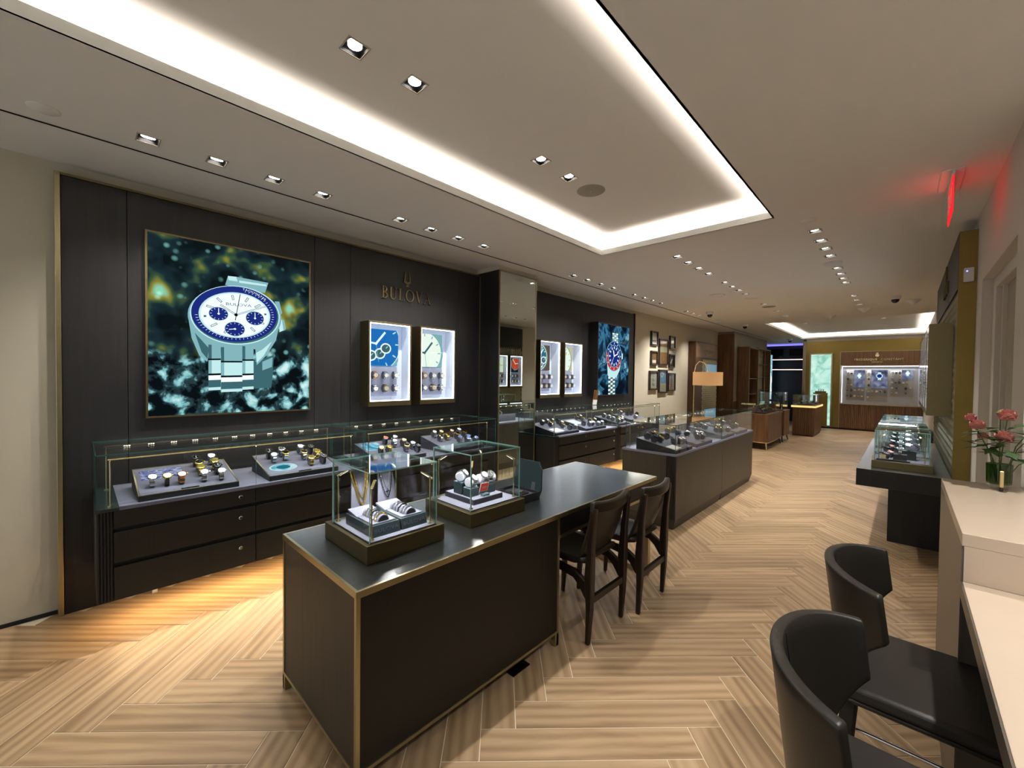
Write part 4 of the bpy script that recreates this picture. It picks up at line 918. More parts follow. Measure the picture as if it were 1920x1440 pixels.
for y in (DY0+.002, 1.885): m.box(DX0+.002+b_, DX1-.002-b_, y, y+b_, .07, .085)
for x in (DX0+.002, DX1-.002-b_): m.box(x, x+b_, DY0+.002+b_, 1.885, .07, .085)
m.build('brass_frame', 'brass', dk)
for x in (DX0+.002, DX1-.032):
    for y in (DY0+.002, 1.871): MB().box(x, x+.03, y, y+.03, 0, .07).build('leg', 'brass', dk)
MB().box(DX0+.03, DX1-.025, 1.901, 3.10, .625, .735).build('apron', 'black_oak', dk)
for a in (DX1-.027, DX0+.022): MB().box(a, a+.008, 1.901, 3.10, .605, .625).build('apron_trim', 'brass', dk)
MB().box(DX0+.01, DX1-.01, 3.06, 3.10, 0, .04).box(DX0+.01, DX0+.05, 3.06, 3.10, .04, .62).box(DX1-.05, DX1-.01, 3.06, 3.10, .04, .62).build('end_frame', 'brass', dk, bevel=.001)
ot = thing('floor_outlet', 'dark floor outlet on the planks beside the desk leg', 'outlet', (-1.445, 1.6, 0))
MB().box(-1.47, -1.42, 1.53, 1.66, 0, .006).build('cover_plate', 'dark_metal', ot, bevel=.001)
for y in (1.56, 1.60, 1.63): MB().box(-1.455, -1.435, y-.006, y+.006, .006, .009).build('socket', 'black_plastic', ot)
# ---- glass cases on the desk
def desk_case(label, x0, x1, y0, y1, zb, zh, zt, gx, gy, arms):
    t = thing('glass_case', label, 'display case', ((x0+x1)/2, (y0+y1)/2, zb))
    MB().box(x0, x1, y0, y1, zb, zh).build('base', 'bronze', t, bevel=.0015)
    a, b = gx; c, d = gy; g = .006
    MB().box(a+g, b-g, c+g, d-g, zh, zh+.004).build('felt_floor', 'felt_light', t)
    pane(t, b-g, b, c, d, zh, zt-g); pane(t, a, a+g, c, d, zh, zt-g); pane(t, a+g, b-g, c, c+g, zh, zt-g); pane(t, a+g, b-g, d-g, d, zh, zt-g); pane(t, a, b, c, d, zt-g, zt, 'glass_top')
    for (ax, ay, sx, sy) in arms:
        za = zh+.004; H_ = za+.225
        arm = MB().lathe([(0, 0), (.011, 0), (.011, .005), (0, .005)], 14, 0, None, (ax, ay, za)).tube([(ax, ay, za), (ax, ay, H_)], .0035, 8).build('light_post', 'brass_bright', t, smooth=True)
        ex_, ey_ = ax+sx*.045, ay+sy*.045
        MB().rbox([(ax-sx*.006, ay-sy*.006, H_-.004), (ex_, ey_, H_+.022)], .012, .005).build('light_head', 'brass_bright', t)
        MB().rbox([(ax+sx*.008, ay+sy*.008, H_-.004), (ex_, ey_, H_+.0185)], .008, .001).build('led_points', 'led_soft', t)
        light('head_light', 'SPOT', (ex_, ey_, H_+.01), 2.4, (1, .97, .95), t, rot=Vector((sx, sy, -1.6)).to_track_quat('-Z', 'Y').to_euler(), spot_size=radians(110), spot_blend=.8, shadow_soft_size=.006)
    return t
desk_case('glass case of necklaces and bracelets on the near end of the desk', -2.0, -1.582, .812, 1.205, .761, .838, 1.138, (-1.965, -1.598), (.832, 1.172),
          [(-1.945, .853, .7, .7), (-1.622, .853, -.7, .7), (-1.622, 1.150, -.7, -.7), (-1.93, 1.150, .6, -.8)])
desk_case('glass case of women\'s watches with a red card, second on the desk', -2.0, -1.598, 1.385, 1.802, .761, .832, 1.132, (-1.965, -1.63), (1.412, 1.79),
          [(-1.94, 1.435, .7, .7), (-1.655, 1.436, -.7, .7), (-1.655, 1.765, -.7, -.7), (-1.94, 1.765, .6, -.8)])
# necklace stands and chains
def chain_pts(y, w, dz, top, xo, n=40):
    out = []
    for k in range(n+1):
        s = -1+2*k/n; yy = y+s*w*(1-.25*(1-abs(s))); zz = top-dz*(1-abs(s)**2.2); out.append((xo(zz), yy, zz))
    return out
ZB = .8425
for i, (yc, lab) in enumerate(((.965, 'charcoal curved necklace stand with gold chains, left of the two'), (1.105, 'charcoal curved necklace stand with a silver cross, right of the two'))):
    st = thing('necklace_stand', lab, 'jewellery stand', (-1.93, yc, ZB))
    xo = lambda z: -1.925-(z-ZB)*.16-.25*(max(0, z-ZB-.12))**1.5
    m = MB(); W_ = .058
    zs = [ZB+.235*k/10 for k in range(11)]
    for a, b in zip(zs, zs[1:]):
        wa, wb = W_*(1-.35*((a-ZB)/.235)), W_*(1-.35*((b-ZB)/.235))
        m.add([(xo(a), yc-wa, a), (xo(a), yc+wa, a), (xo(b), yc+wb, b), (xo(b), yc-wb, b), (xo(a)-.006, yc-wa, a), (xo(a)-.006, yc+wa, a), (xo(b)-.006, yc+wb, b), (xo(b)-.006, yc-wb, b)],
              [(0, 1, 2, 3), (5, 4, 7, 6), (0, 3, 7, 4), (1, 5, 6, 2)] + ([(3, 2, 6, 7)] if b == zs[-1] else []) + ([(0, 4, 5, 1)] if a == zs[0] else []))
    m.build('curved_face', 'felt_light', st, smooth=True)
    MB().add([(xo(ZB)-.006, yc-.02, ZB), (xo(ZB)-.006, yc+.02, ZB), (xo(ZB)-.07 if xo(ZB)-.07 > -1.957 else -1.957, yc+.02, ZB), (-1.957, yc-.02, ZB), (xo(ZB+.15)-.007, yc, ZB+.15)], [(0, 1, 4), (1, 2, 4), (2, 3, 4), (3, 0, 4), (3, 2, 1, 0)]).build('back_strut', 'teal_board', st)
def links(name, pts, r, mat, parent, every=1):
    m = MB()
    for k in range(0, len(pts)-1, every):
        p, q = Vector(pts[k]), Vector(pts[k+1]); m.tube([p, q], r*(1.15 if k % 2 else .75), 6)
    return m.build(name, mat, parent)
xf = lambda z: -1.921-(z-ZB)*.16-.25*(max(0, z-ZB-.12))**1.5
for lab, yc, w, dz, r, mat in (('heavy gold rope chain, outer of the two on the left stand', .965, .044, .165, .0046, 'gold'), ('gold curb chain, inner of the two on the left stand', .965, .033, .130, .0032, 'gold'),
                               ('slim silver chain with a cross pendant on the right stand', 1.105, .028, .11, .0014, 'steel'), ('black cord necklace with silver beads on the right stand', 1.105, .040, .155, .002, 'dark_metal')):
    t = thing('necklace', lab, 'necklace', (xf(1.05), yc, 1.06)); pts = chain_pts(yc, w, dz, 1.068, xf, 48); links('chain', pts, r, mat, t)
    if mat == 'steel':
        zc = 1.068-dz-.02; x = xf(zc)+.002
        MB().box(x-.001, x+.002, yc-.002, yc+.002, zc-.018, zc+.018).box(x-.001, x+.002, yc-.012, yc+.012, zc+.001, zc+.006).build('cross_pendant', 'chrome', t)
    if mat == 'dark_metal':
        MB().lathe([(0, -.006), (.005, 0), (0, .006)], 8, 0, None, (xf(1.068-dz), yc, 1.068-dz-.004)).lathe([(0, -.005), (.004, 0), (0, .005)], 8, 0, None, (xf(1.02)+.002, yc-.030, 1.02)).build('silver_bead', 'chrome', t)
# bracelet boxes
for i, (y0, y1) in enumerate(((.868, 1.003), (1.010, 1.145))):
    bx_ = thing('bracelet_box', ('teal black presentation box with bracelets on a roll, left of the pair', 'teal black presentation box with bracelets on a roll, right of the pair')[i], 'display box', (-1.75, (y0+y1)/2, ZB))
    m = MB(); m.frus((-1.90, -1.638, y0, y1), (-1.90, -1.652, y0, y1), ZB, ZB+.046); m.build('box_body', 'teal_board', bx_, bevel=.001)
    MB().box(-1.80, -1.665, y0+.012, y1-.012, ZB+.046, ZB+.051).build('inner_tray', 'felt_light', bx_)
    Mw = Matrix.Translation((-1.86, (y0+y1)/2, ZB+.05)) @ Matrix.Rotation(radians(10), 4, 'Y'); MB().box(-.04, .05, -.058, .058, 0, .008, 0, Mw).build('back_pad', 'felt_light', bx_)
    nv = Vector((1, 0, .3)).normalized(); up_ = Vector((-.29, 0, .957))
    tm = Matrix(((0, up_.x, nv.x, -1.6445), (1, 0, 0, (y0+y1)/2), (0, up_.z, nv.z, ZB+.023), (0, 0, 0, 1)))
    text_obj('BULOVA', .024, tm @ Matrix.Translation((0, 0, .0012)), 'felt', 'box_lettering', bx_, .0003, 1.1, 1.2)
    yc = (y0+y1)/2; zr = ZB+.051
    rl = thing('bracelet_roll', ('lilac felt roll with a wooden end cap, in the left presentation box', 'lilac felt roll with a wooden end cap, in the right presentation box')[i], 'bracelet roll', (-1.73, yc, zr))
    hp = ell(0, 0, .028, .028, 14, 0, pi)
    Mr = Matrix(((0, 0, 1, 0), (1, 0, 0, yc), (0, 1, 0, zr), (0, 0, 0, 1)))
    MB().prism(hp, -1.815, -1.672, 0, Mr).build('roll', 'felt_light', rl, smooth=True, recalc=True); MB().prism(ell(0, 0, .024, .024, 14, 0, pi), -1.672, -1.6715, 0, Mr).build('end_cap', 'charcoal', rl, recalc=True)
    for j, (dx, lb, mt) in enumerate(((-1.79, 'rear slim silver bracelet', 'steel'), (-1.765, 'beaded silver bracelet second from the back', 'chrome'), (-1.738, 'middle dark and silver bracelet', 'dark_metal'), (-1.712, 'link bracelet second from the front', 'steel'), (-1.69, 'frontmost bracelet', 'gold' if i == 0 else 'steel'))):
        bt = thing('bracelet', '%s on the %s roll' % (lb, ('left', 'right')[i]), 'bracelet', (dx, yc, zr), 'bracelets in the near glass case')
        pts = [(dx+.003*sin(k*1.3), yc+.0315*cos(pi*k/22), zr+.0315*sin(pi*k/22)) for k in range(23)]; links('links', pts, .0032, mt, bt)
# second case content
pl_ = thing('stepped_platform', 'two tier grey platform inside the second desk case', 'platform', (-1.83, 1.6, .837))
MB().box(-1.945, -1.69, 1.485, 1.708, .8365, .864).build('lower_tier', 'felt_dark', pl_, bevel=.001); MB().box(-1.943, -1.692, 1.487, 1.706, .864, .8665).build('felt_top', 'felt_light', pl_)
for (a, b, c, d, e_, f_), lb in (((-1.80, -1.74, 1.50, 1.565, .8666, .915), 'pale teal block at the front of the grey platform'), ((-1.885, -1.815, 1.50, 1.56, .8666, .935), 'tall teal block at the back left of the grey platform'),
                                 ((-1.80, -1.735, 1.605, 1.69, .8666, .918), 'teal block behind the red card')):
    t = thing('riser_block', lb, 'block', ((a+b)/2, (c+d)/2, e_)); MB().box(a, b, c, d, e_, f_-.003).build('block', 'teal_board', t, bevel=.0008); MB().box(a, b, c, d, f_-.003, f_).build('top_cap', 'teal_light', t)
t = thing('promo_card', 'red card with pale border on a small stand, in the second desk case', 'sign', (-1.713, 1.585, .8666))
Mc = Matrix(((.08, .28, .957, -1.715), (.996, 0, -.083, 1.585), (-.02, .96, -.285, .915), (0, 0, 0, 1)))
m = MB().prism([(-.030, -.027), (.030, -.027), (.030, .027), (-.030, .027)], -.002, 0, 0, Mc); m.build('card_border', 'white_print', t)
MB().prism([(-.026, -.023), (.026, -.023), (.026, .023), (-.026, .023)], 0, .0006, 0, Mc).build('red_face', 'red_sign', t)
MB().prism([(-.018, .0015), (.018, .0015), (.018, .0050), (-.018, .0050)], .0006, .001, 0, Mc).prism([(-.013, -.007), (.013, -.007), (.013, -.003), (-.013, -.003)], .0006, .001, 0, Mc).build('printed_lines', 'white_print', t)
MB().box(-1.722, -1.697, 1.565, 1.612, .8666, .880).build('stand', 'teal_light', t, bevel=.001)
for i, (x, y, z, rz_, ry_, k) in enumerate(((-1.85, 1.53, .937, .5, .5, 'steel'), (-1.77, 1.535, .917, .25, .35, 'steel'), (-1.775, 1.625, .920, -.1, .35, 'steel'), (-1.765, 1.672, .920, -.45, .3, 'slate'))):
    rl = thing('watch_cushion', '%s white watch cushion from the left in the second desk case' % ORD[i], 'cushion', (x, y, z)); T = Matrix.Translation((x, y, z+.0275)) @ Matrix.Rotation(rz_, 4, 'Z') @ Matrix.Rotation(pi/2, 4, 'X')
    MB().lathe([(0, -.032), (.023, -.032), (.027, -.028), (.027, .028), (.023, .032), (0, .032)], 24, 0, T).build('cushion', 'cushion', rl, smooth=True)
    M = Matrix.Translation((x, y, z+.0275)) @ Matrix.Rotation(rz_, 4, 'Z') @ Matrix.Rotation(ry_+.35, 4, 'Y') @ Matrix.Translation((0, 0, -.03)) @ Matrix.Scale(1.18, 4)
    put_watch(k, M, 'slim silver bracelet watch on the %s cushion of the second desk case' % ORD[i], 'watches on white cushions')
# open black gift box behind the second case
gb = thing('gift_box', 'open black presentation box with its lid propped up, on the desk', 'box', (-1.78, 2.0, .761))
m = MB().box(-1.90, -1.675, 1.88, 2.03, .7615, .768)
for a in ((-1.90, -1.675, 1.88, 1.886), (-1.90, -1.675, 2.024, 2.03), (-1.90, -1.894, 1.886, 2.024), (-1.681, -1.675, 1.886, 2.024)): m.box(*a, .768, .812)
m.build('box_tray', 'charcoal', gb, bevel=.001); MB().box(-1.893, -1.682, 1.887, 2.023, .768, .795).build('felt_insert', 'felt_dark', gb)
T = Matrix.Translation((-1.7, 2.045, .7615)) @ Matrix.Rotation(radians(-10), 4, 'X')
MB().prism([(-.23, 0), (-.0, 0), (.015, .05), (.0, .18), (-.03, .225), (-.20, .225), (-.23, .18)], -.012, 0, 0, T @ Matrix.Rotation(pi/2, 4, 'X')).build('lid', 'teal_board', gb, recalc=True, bevel=.001)
MB().prism([(-.07, .01), (-.03, .01), (-.035, .09), (-.065, .09)], .001, .004, 0, T @ Matrix.Rotation(pi/2, 4, 'X')).build('easel_back', 'felt', gb, recalc=True)
wl = thing('wallet', 'brown and black leather wallet lying in the open gift box', 'wallet', (-1.78, 1.95, .7955))
MB().box(-1.83, -1.73, 1.915, 1.99, .7955, .803).build('wallet_body', 'leather_strap', wl, bevel=.002); MB().box(-1.825, -1.77, 1.93, 1.98, .803, .8045).build('card', 'felt', wl)
# ================================================================ CHAIRS AT THE DESK
def side_chair(label):
    t = thing('dining_chair', label, 'chair', (0, 0, 0))
    for s in (-1, 1):
        y = s*.192
        MB().rbox([(.225, y, 0), (.235, y, .20), (.232, y, .40), (.24, y, .60), (.262, y, .80)], [.026, .036, .046, .036, .03], [.026, .036, .05, .038, .03], up=(1, 0, 0)).build('rear_leg', 'chair_wood', t, world=False, bevel=.006)
        MB().rbox([(-.235, y*1.0, 0), (-.225, y, .22), (-.21, y, .425)], [.024, .032, .038], [.024, .034, .042], up=(1, 0, 0)).build('front_leg', 'chair_wood', t, world=False, bevel=.006)
        m = MB(); m.rbox([(-.20, y, .405), (0, y, .400), (.13, y, .385), (.19, y, .345), (.222, y, .27)], [.03, .028, .028, .03, .03], [.05, .045, .05, .06, .03], up=(0, 0, 1)); m.build('side_rail', 'chair_wood', t, world=False, bevel=.005)
    MB().box(.222, .246, -.175, .175, .235, .275).build('stretcher', 'chair_wood', t, world=False, bevel=.003)
    MB().box(-.225, -.195, -.175, .175, .385, .425).build('front_rail', 'chair_wood', t, world=False, bevel=.003)
    def back(u, v):   # v 0 seat junction -> 1 top
        y = (u-.5)*2; z = .45+.35*v; w = .176+.015*min(1, v*1.6); bow = .035*(1-y*y)*(.3+.7*v)
        x = .188+.062*v**.7-(1-v)**2*.05+bow-.012
        return (x, y*w, z-(1-v)**3*.02*(1-y*y))
    MB().grid(back, 14, 12).build('backrest', 'leather_brown', t, world=False, smooth=60, solid=.014, recalc=True)
    m = MB(); pts = [(back(k/14, 1)[0]+.006, (k/14-.5)*2*.205, .79+.012*abs((k/14-.5)*2)**2) for k in range(15)]
    m.rbox(pts, .036, .07, up=(0, 0, 1)); m.build('top_band', 'leather_brown', t, world=False, bevel=.012, smooth=60)
    def seat(u, v):
        x = -.235+.42*v; y = (u-.5)*2; z = .452-.02*(1-y*y)*sin(pi*min(1, v*1.05))+.03*max(0, v-.85)/.15*.6
        return (x, y*(.205-.03*v), z)
    MB().grid(seat, 12, 12).build('seat', 'leather_brown', t, world=False, smooth=60, solid=.03, recalc=True)
    return t
c1 = side_chair('dark leather backed wooden chair at the desk, nearer of the two'); c1.location = (-1.52, 2.215, 0)
c2 = dup(c1, (-1.46, 2.705, 0), label='dark leather backed wooden chair at the desk, farther of the two', group='chairs at the desk', rot=(0, 0, radians(1))); c1['group'] = 'chairs at the desk'
# ================================================================ BAR WITH STONE TOP
br = thing('stone_bar', 'beige stone topped counter with a raised shelf holding the vase', 'counter', (.3, 1.9, 0))
MB().box(.143, .395, 1.932, 2.955, 1.027, 1.067).build('raised_top', 'stone_top', br, bevel=.002)
MB().box(.395, 1.2, 1.932, 2.99, 1.027, 1.067).build('raised_top', 'stone_top', br, bevel=.002)
MB().box(.149, 1.2, 1.940, 2.95, .04, 1.027).build('bar_body', 'stone_side_shaded', br)
MB().box(.1435, .149, 1.936, 2.95, 0, 1.027).build('side_panel', 'stone_side_shaded', br)
MB().box(.143, .148, 2.95, 2.956, 0, 1.027).build('panel_edge', 'grey_paint', br)
MB().box(.147, 1.2, -.9, 1.9315, .884, .914).build('lower_top', 'stone_top', br, bevel=.002)
MB().box(.143, .1465, .0, 1.93, .865, .9135).build('lower_top_edge', 'stone_side_shaded', br)
MB().box(.315, 1.2, -.9, 1.93, 0, .884).build('knee_wall', 'stone_side_shaded', br)
MB().box(.149, 1.2, 1.9325, 1.939, .914, 1.027).build('raised_face', 'stone_top', br)
# vase of ranunculus
vs_ = thing('flower_vase', 'ribbed green glass vase on the stone bar', 'vase', (.318, 2.86, 1.0675))
m = MB(); n = 40; prof = [(.0, .022), (.036, .022), (.038, .030), (.039, .075), (.040, .112), (.0375, .112), (.036, .030), (0, .027)]
vv = []; 
for r, z in prof: vv += [((r+.0012*cos(20*2*pi*k/n)*(r > .03))*cos(2*pi*k/n)+.318, (r+.0012*cos(20*2*pi*k/n)*(r > .03))*sin(2*pi*k/n)+2.86, 1.0675+z) for k in range(n)]
m.add(vv, [(i*n+k, i*n+(k+1) % n, (i+1)*n+(k+1) % n, (i+1)*n+k) for i in range(len(prof)-1) for k in range(n)]); m.build('vase_body', 'glass_green', vs_, smooth=True)
MB().lathe([(0, 0), (.028, 0), (.030, .003), (.030, .022), (0, .022)], 28, 0, None, (.318, 2.86, 1.0675)).build('clear_foot', 'glass', vs_, smooth=True)
bq = thing('flower_bouquet', 'pink ranunculus bouquet with green leaves in the vase', 'flowers', (.318, 2.86, 1.10))
FL = [(-.062, .02, .215, 'f', .020), (-.050, -.02, .188, 'f', .026), (.012, .0, .225, 'f', .030), (-.035, .015, .150, 'p', .018), (.005, -.03, .148, 'f', .030), (.095, .01, .236, 'f', .026), (.0, .02, .250, 'b', .014), (.088, -.01, .262, 'b', .016), (.11, .02, .13, 'p', .02)]
cb = (.318, 2.86, 1.10)
for dx, dy, dz, k, r in FL:
    dx *= 1.45; dz = .03+dz*1.24; r *= 1.3
    tp = (cb[0]+dx, cb[1]+dy, 1.0675+dz)
    MB().tube([(cb[0]+dx*.1, cb[1]+dy*.1, 1.10), (cb[0]+dx*.35, cb[1]+dy*.35, 1.10+(dz-.03)*.5), tp], [.0022, .002, .0017], 6).build('stem', 'stem_green', bq)
    if k == 'b':
        MB().lathe([(0, -.8), (.5, -.5), (.75, 0), (.5, .45), (.1, .8), (0, .85)], 12, 0, Matrix.Translation(tp) @ Matrix.Scale(r, 4)).build('bud', 'bud_green', bq, smooth=True); continue
    m = MB()
    for ring_ in range(5):
        rr = r*(1-.09*ring_); nn = 8-ring_
        for j in range(nn):
            a = 2*pi*j/nn+ring_*.4; T = Matrix.Translation(tp) @ Matrix.Diagonal((1, 1, 1.7, 1)) @ Matrix.Rotation(a, 4, 'Z') @ Matrix.Rotation(radians(-12-18*ring_), 4, 'Y')
            m.grid(lambda u, v, rr=rr, ring_=ring_: (rr*v*(1-.12*ring_), rr*.62*(u-.5)*2*sin(pi*min(1, .25+v*.72)), rr*(.35*v*v)+.003*ring_), 3, 3, 0 if ring_ < 3 else 1, T)
    m.build('blossom', ['petal_pink', 'petal_pale'], bq, smooth=60)
random.seed(11)
for j in range(46):
    a = random.uniform(0, 2*pi); d0 = random.uniform(.02, .09); z = random.uniform(.13, .27); s = random.uniform(.06, .10)
    T = Matrix.Translation((cb[0]+cos(a)*d0*.5, cb[1]+sin(a)*d0*.5, 1.0675+z)) @ Matrix.Rotation(a, 4, 'Z') @ Matrix.Rotation(radians(random.uniform(-35, 10)), 4, 'Y')
    m = MB(); prof = [(0, 0), (.25, .16), (.4, .1), (.6, .3), (.72, .14), (1, 0), (.72, -.14), (.6, -.3), (.4, -.1), (.25, -.16)]
    m.add([(p[0]*s, p[1]*s, -.25*s*p[0]**2) for p in prof], [(0, 1, 9), (1, 2, 8, 9), (2, 3, 7, 8), (3, 4, 6, 7), (4, 5, 6)], 0, T); m.build('leaf', 'leaf_green', bq)
cs = thing('candle_snuffer_lamp', 'slim brass cylinder light glowing beside the green vase', 'lamp', (.318, 2.79, 1.0675))
cs.name = 'table_light'
MB().lathe([(0, .018), (.0065, .018), (.0065, .085), (.0075, .087), (0, .087)], 16, 0, None, (.318, 2.79, 1.0675)).build('brass_tube', 'brass_bright', cs, smooth=True)
MB().lathe([(0, 0), (.006, 0), (.006, .018), (0, .018)], 12, 0, None, (.318, 2.79, 1.0675)).build('base_pin', 'chair_wood', cs)
MB().lathe([(0, .087), (.006, .087), (.003, .0885), (0, .0885)], 12, 0, None, (.318, 2.79, 1.0675)).build('lit_tip', 'led_warm', cs)
# ================================================================ BAR STOOLS
def bar_stool(label):
    """origin on the floor under the seat centre, sitter faces +x"""
    t = thing('bar_stool', label, 'stool', (0, 0, 0))
    m = MB(); m.frus((-.20, .205, -.205, .205), (-.215, .215, -.215, .215), .595, .615); m.frus((-.215, .215, -.215, .215), (-.205, .205, -.207, .207), .615, .652)
    m.build('seat', 'leather_black', t, world=False, bevel=.012, smooth=50)
    def bk(u, v):
        s = (u-.5)*2; zt = .965-.02*s*s; half = 1.32; a = s*half
        q_ = abs(s); zb_ = .62 if q_ < .46 else .62+.19*min(1, (q_-.46)/.54)**.62
        z = zb_+(zt-zb_)*v
        R_ = .228; lean = .045*(z-.62)/.34
        return (-(R_*.80*cos(a))-.035-lean+.005, R_*sin(a)*(1-.10*(1-(z-.62)/.34)), z)
    g = MB().grid(bk, 56, 8); g.build('backrest', 'leather_black', t, world=False, smooth=60, solid=.026, recalc=True, bevel=.006)
    pts = [Vector(bk(.27+.46*k/20, 1)) for k in range(21)]
    MB().tube([tuple(Vector(bk(.5, v))+Vector((.0145, 0, 0))) for v in (.05, .3, .6, .97)], .0012, 6).build('back_seam', 'charcoal', t, world=False)
    for sx in (-1, 1):
        for sy in (-1, 1):
            MB().rbox([(sx*.215, sy*.205, 0), (sx*.185, sy*.180, .60)], [.022, .038], [.022, .038], up=(1, 0, 0)).build('leg', 'leather_black', t, world=False, bevel=.004)
    k = .27/.6; x = .215-.03*k; y = .205-.025*k
    for a, b in (((-x, -y), (x, -y)), ((x, -y), (x, y)), ((-x, y), (x, y))): MB().tube([(a[0], a[1], .27), (b[0], b[1], .27)], .008, 10).build('footrest_bar', 'chrome', t, world=False, smooth=True)
    return t
s1 = bar_stool('black leather bar stool at the stone counter, nearer the vase'); s1.location = (.085, 1.765, 0); s1['group'] = 'bar stools'
s2 = dup(s1, (.055, 1.14, 0), rot=(0, 0, radians(0)), label='black leather bar stool at the stone counter, farther from the vase', group='bar stools')
# ================================================================ RIGHT WALL UNIT
ru = thing('tufted_wall_unit', 'built out wall unit of diamond panels behind the lit boxes', 'wall panelling', (.35, 6.2, 0))
MB().box(.306, .40, 4.955, 8.03, 0, 2.76).build('backing', 'black_oak', ru)
MB().box(.298, .40, 4.94, 4.955, 0, 2.76).build('end_panel', 'bronze_wall', ru)
MB().box(.296, .306, 4.955, 8.03, 2.30, 2.76).build('top_band', 'black_oak', ru)
m = MB(); dy, dz = .075, .13
for r in range(35):
    for c in range(41):
        y = 4.99+c*dy+(dy/2 if r % 2 else 0); z = .07+r*dz/2
        if z+dz/2 > 2.30 or y+dy/2 > 8.03: continue
        m.add([(.306, y-dy/2, z), (.306, y, z-dz/2), (.306, y+dy/2, z), (.306, y, z+dz/2), (.294, y, z)], [(1, 0, 4), (2, 1, 4), (3, 2, 4), (0, 3, 4)])
o = m.build('diamond_relief', 'silver_tuft' if 'silver_tuft' in MATS else 'bronze', ru); o['kind'] = 'stuff'
sg = thing('wall_sign', 'raised BULOVA letters with tuning fork high on the right wall band', 'sign', (.29, 6.15, 2.45)); brand(RW(.296, 6.2, 2.42), .12, sg, .014)
wb = thing('motion_sensor', 'small white sensor with a blue light on the bronze edge', 'sensor', (.352, 4.935, 2.40))
MB().box(.324, .381, 4.912, 4.94, 2.345, 2.458).build('housing', 'white_plastic', wb, bevel=.006); MB().lathe([(0, 0), (.005, 0), (.005, .002), (0, .002)], 10, 0, Matrix.Translation((.342, 4.912, 2.43)) @ Matrix.Rotation(pi/2, 4, 'X')).build('status_light', 'wifi_led', wb)
# ---- black counter on a plinth
bc = thing('black_counter', 'black cantilevered counter carrying a row of glass watch cases', 'counter', (0, 6.1, 0))
MB().box(-.297, .293, 4.80, 7.42, .61, .7605).build('counter_top', 'desk_top_oak', bc, bevel=.002); MB().box(-.296, .292, 4.796, 4.80, .612, .7595).build('front_fascia', 'black_oak', bc)
MB().box(-.091, .29, 5.36, 7.42, 0, .61).build('plinth', 'black_oak', bc)
for i in range(5):
    y0 = 4.955+i*.475; y1 = y0+.43
    t = thing('glass_case', 'glass watch case, %s from the near end of the black counter' % ORD[i], 'display case', (0, y0+.2, .761), 'glass cases on the black counter')
    MB().box(-.202, .19, y0, y1, .761, .825).build('base', 'bronze', t, bevel=.001); g = .006; a, b, c, d = -.185, .172, y0+.018, y1-.018; zh, zt = .825, 1.10
    MB().box(a+g, b-g, c+g, d-g, zh, zh+.004).build('felt_floor', 'felt', t)
    pane(t, b-g, b, c, d, zh, zt-g); pane(t, a, a+g, c, d, zh, zt-g); pane(t, a+g, b-g, c, c+g, zh, zt-g); pane(t, a+g, b-g, d-g, d, zh, zt-g); pane(t, a, b, c, d, zt-g, zt, 'glass_top')
    for x, sx in ((a+.03, 1), (b-.03, -1)):
        MB().tube([(x, c+.03, zh+.004), (x, c+.03, zh+.225)], .0035, 8).build('light_post', 'brass_bright', t); MB().rbox([(x, c+.03, zh+.22), (x+sx*.03, c+.06, zh+.235)], .012, .005).build('light_head', 'brass_bright', t)
        MB().lathe([(0, -.008), (.007, -.003), (.007, .003), (0, .004)], 10, 0, None, (x+sx*.03, c+.06, zh+.231)).build('led_point', 'led', t)
    light('case_light', 'AREA', (0, (c+d)/2, zt-.03), 1.3, (.95, .97, 1), t, rot=(0, 0, 0), shape='RECTANGLE', size=.2, size_y=.03)
    MB().box(-.06, .03, y0+.09, y0+.15, .829, .885).build('riser', 'felt_dark', t); MB().box(-.03, .09, y0+.2, y0+.3, .829, .91).build('riser', 'teal_board', t); MB().box(-.17, .05, y0+.035, y0+.06, .829, .84).build('front_step', 'charcoal', t)
    if i == 0:
        MB().box(-.142, -.108, y0+.055, y0+.058, .842, .878).build('yellow_card', 'brass_bright', t)
    for j, (dx, dy_, dz_, k) in enumerate(((-.015, .12, .886, 'slate'), (.03, .25, .911, 'steel'), (-.12, .12, .8295, 'black'), (-.1, .26, .8295, 'orange' if i < 2 else 'steel'), (.07, .28, .911, 'slate'))):
        M = Matrix.Translation((dx, y0+dy_, dz_)) @ Matrix.Rotation(-pi/2+.3*j, 4, 'Z') @ Matrix.Rotation(radians(25), 4, 'Y') @ Matrix.Scale(1.15, 4)
        put_watch(k, M, '%s, %s from the left in the %s case on the black counter' % (WORD[k], ORD[j], ORD[i]), 'watches in the black counter cases')
# armchair and plant past the counter
ac = thing('armchair', 'dark upholstered chair half hidden behind the black counter', 'chair', (.05, 8.3, 0))
m = MB(); m.grid(lambda u, v: (.28*cos(pi*(.05+.9*u))*1.0+.05, 8.3+.28*sin(pi*(.05+.9*u)), .42+.42*v), 18, 4); m.build('backrest', 'leather_black', ac, solid=.05, smooth=60)
MB().lathe([(0, .40), (.27, .40), (.28, .43), (.27, .47), (0, .475)], 24, 0, None, (.05, 8.3, 0)).build('seat', 'leather_black', ac, smooth=True)
for sx in (-1, 1):
    for sy in (-1, 1): MB().rbox([(.05+sx*.22, 8.3+sy*.22, 0), (.05+sx*.16, 8.3+sy*.16, .41)], .03, .03, up=(1, 0, 0)).build('leg', 'chair_wood', ac)
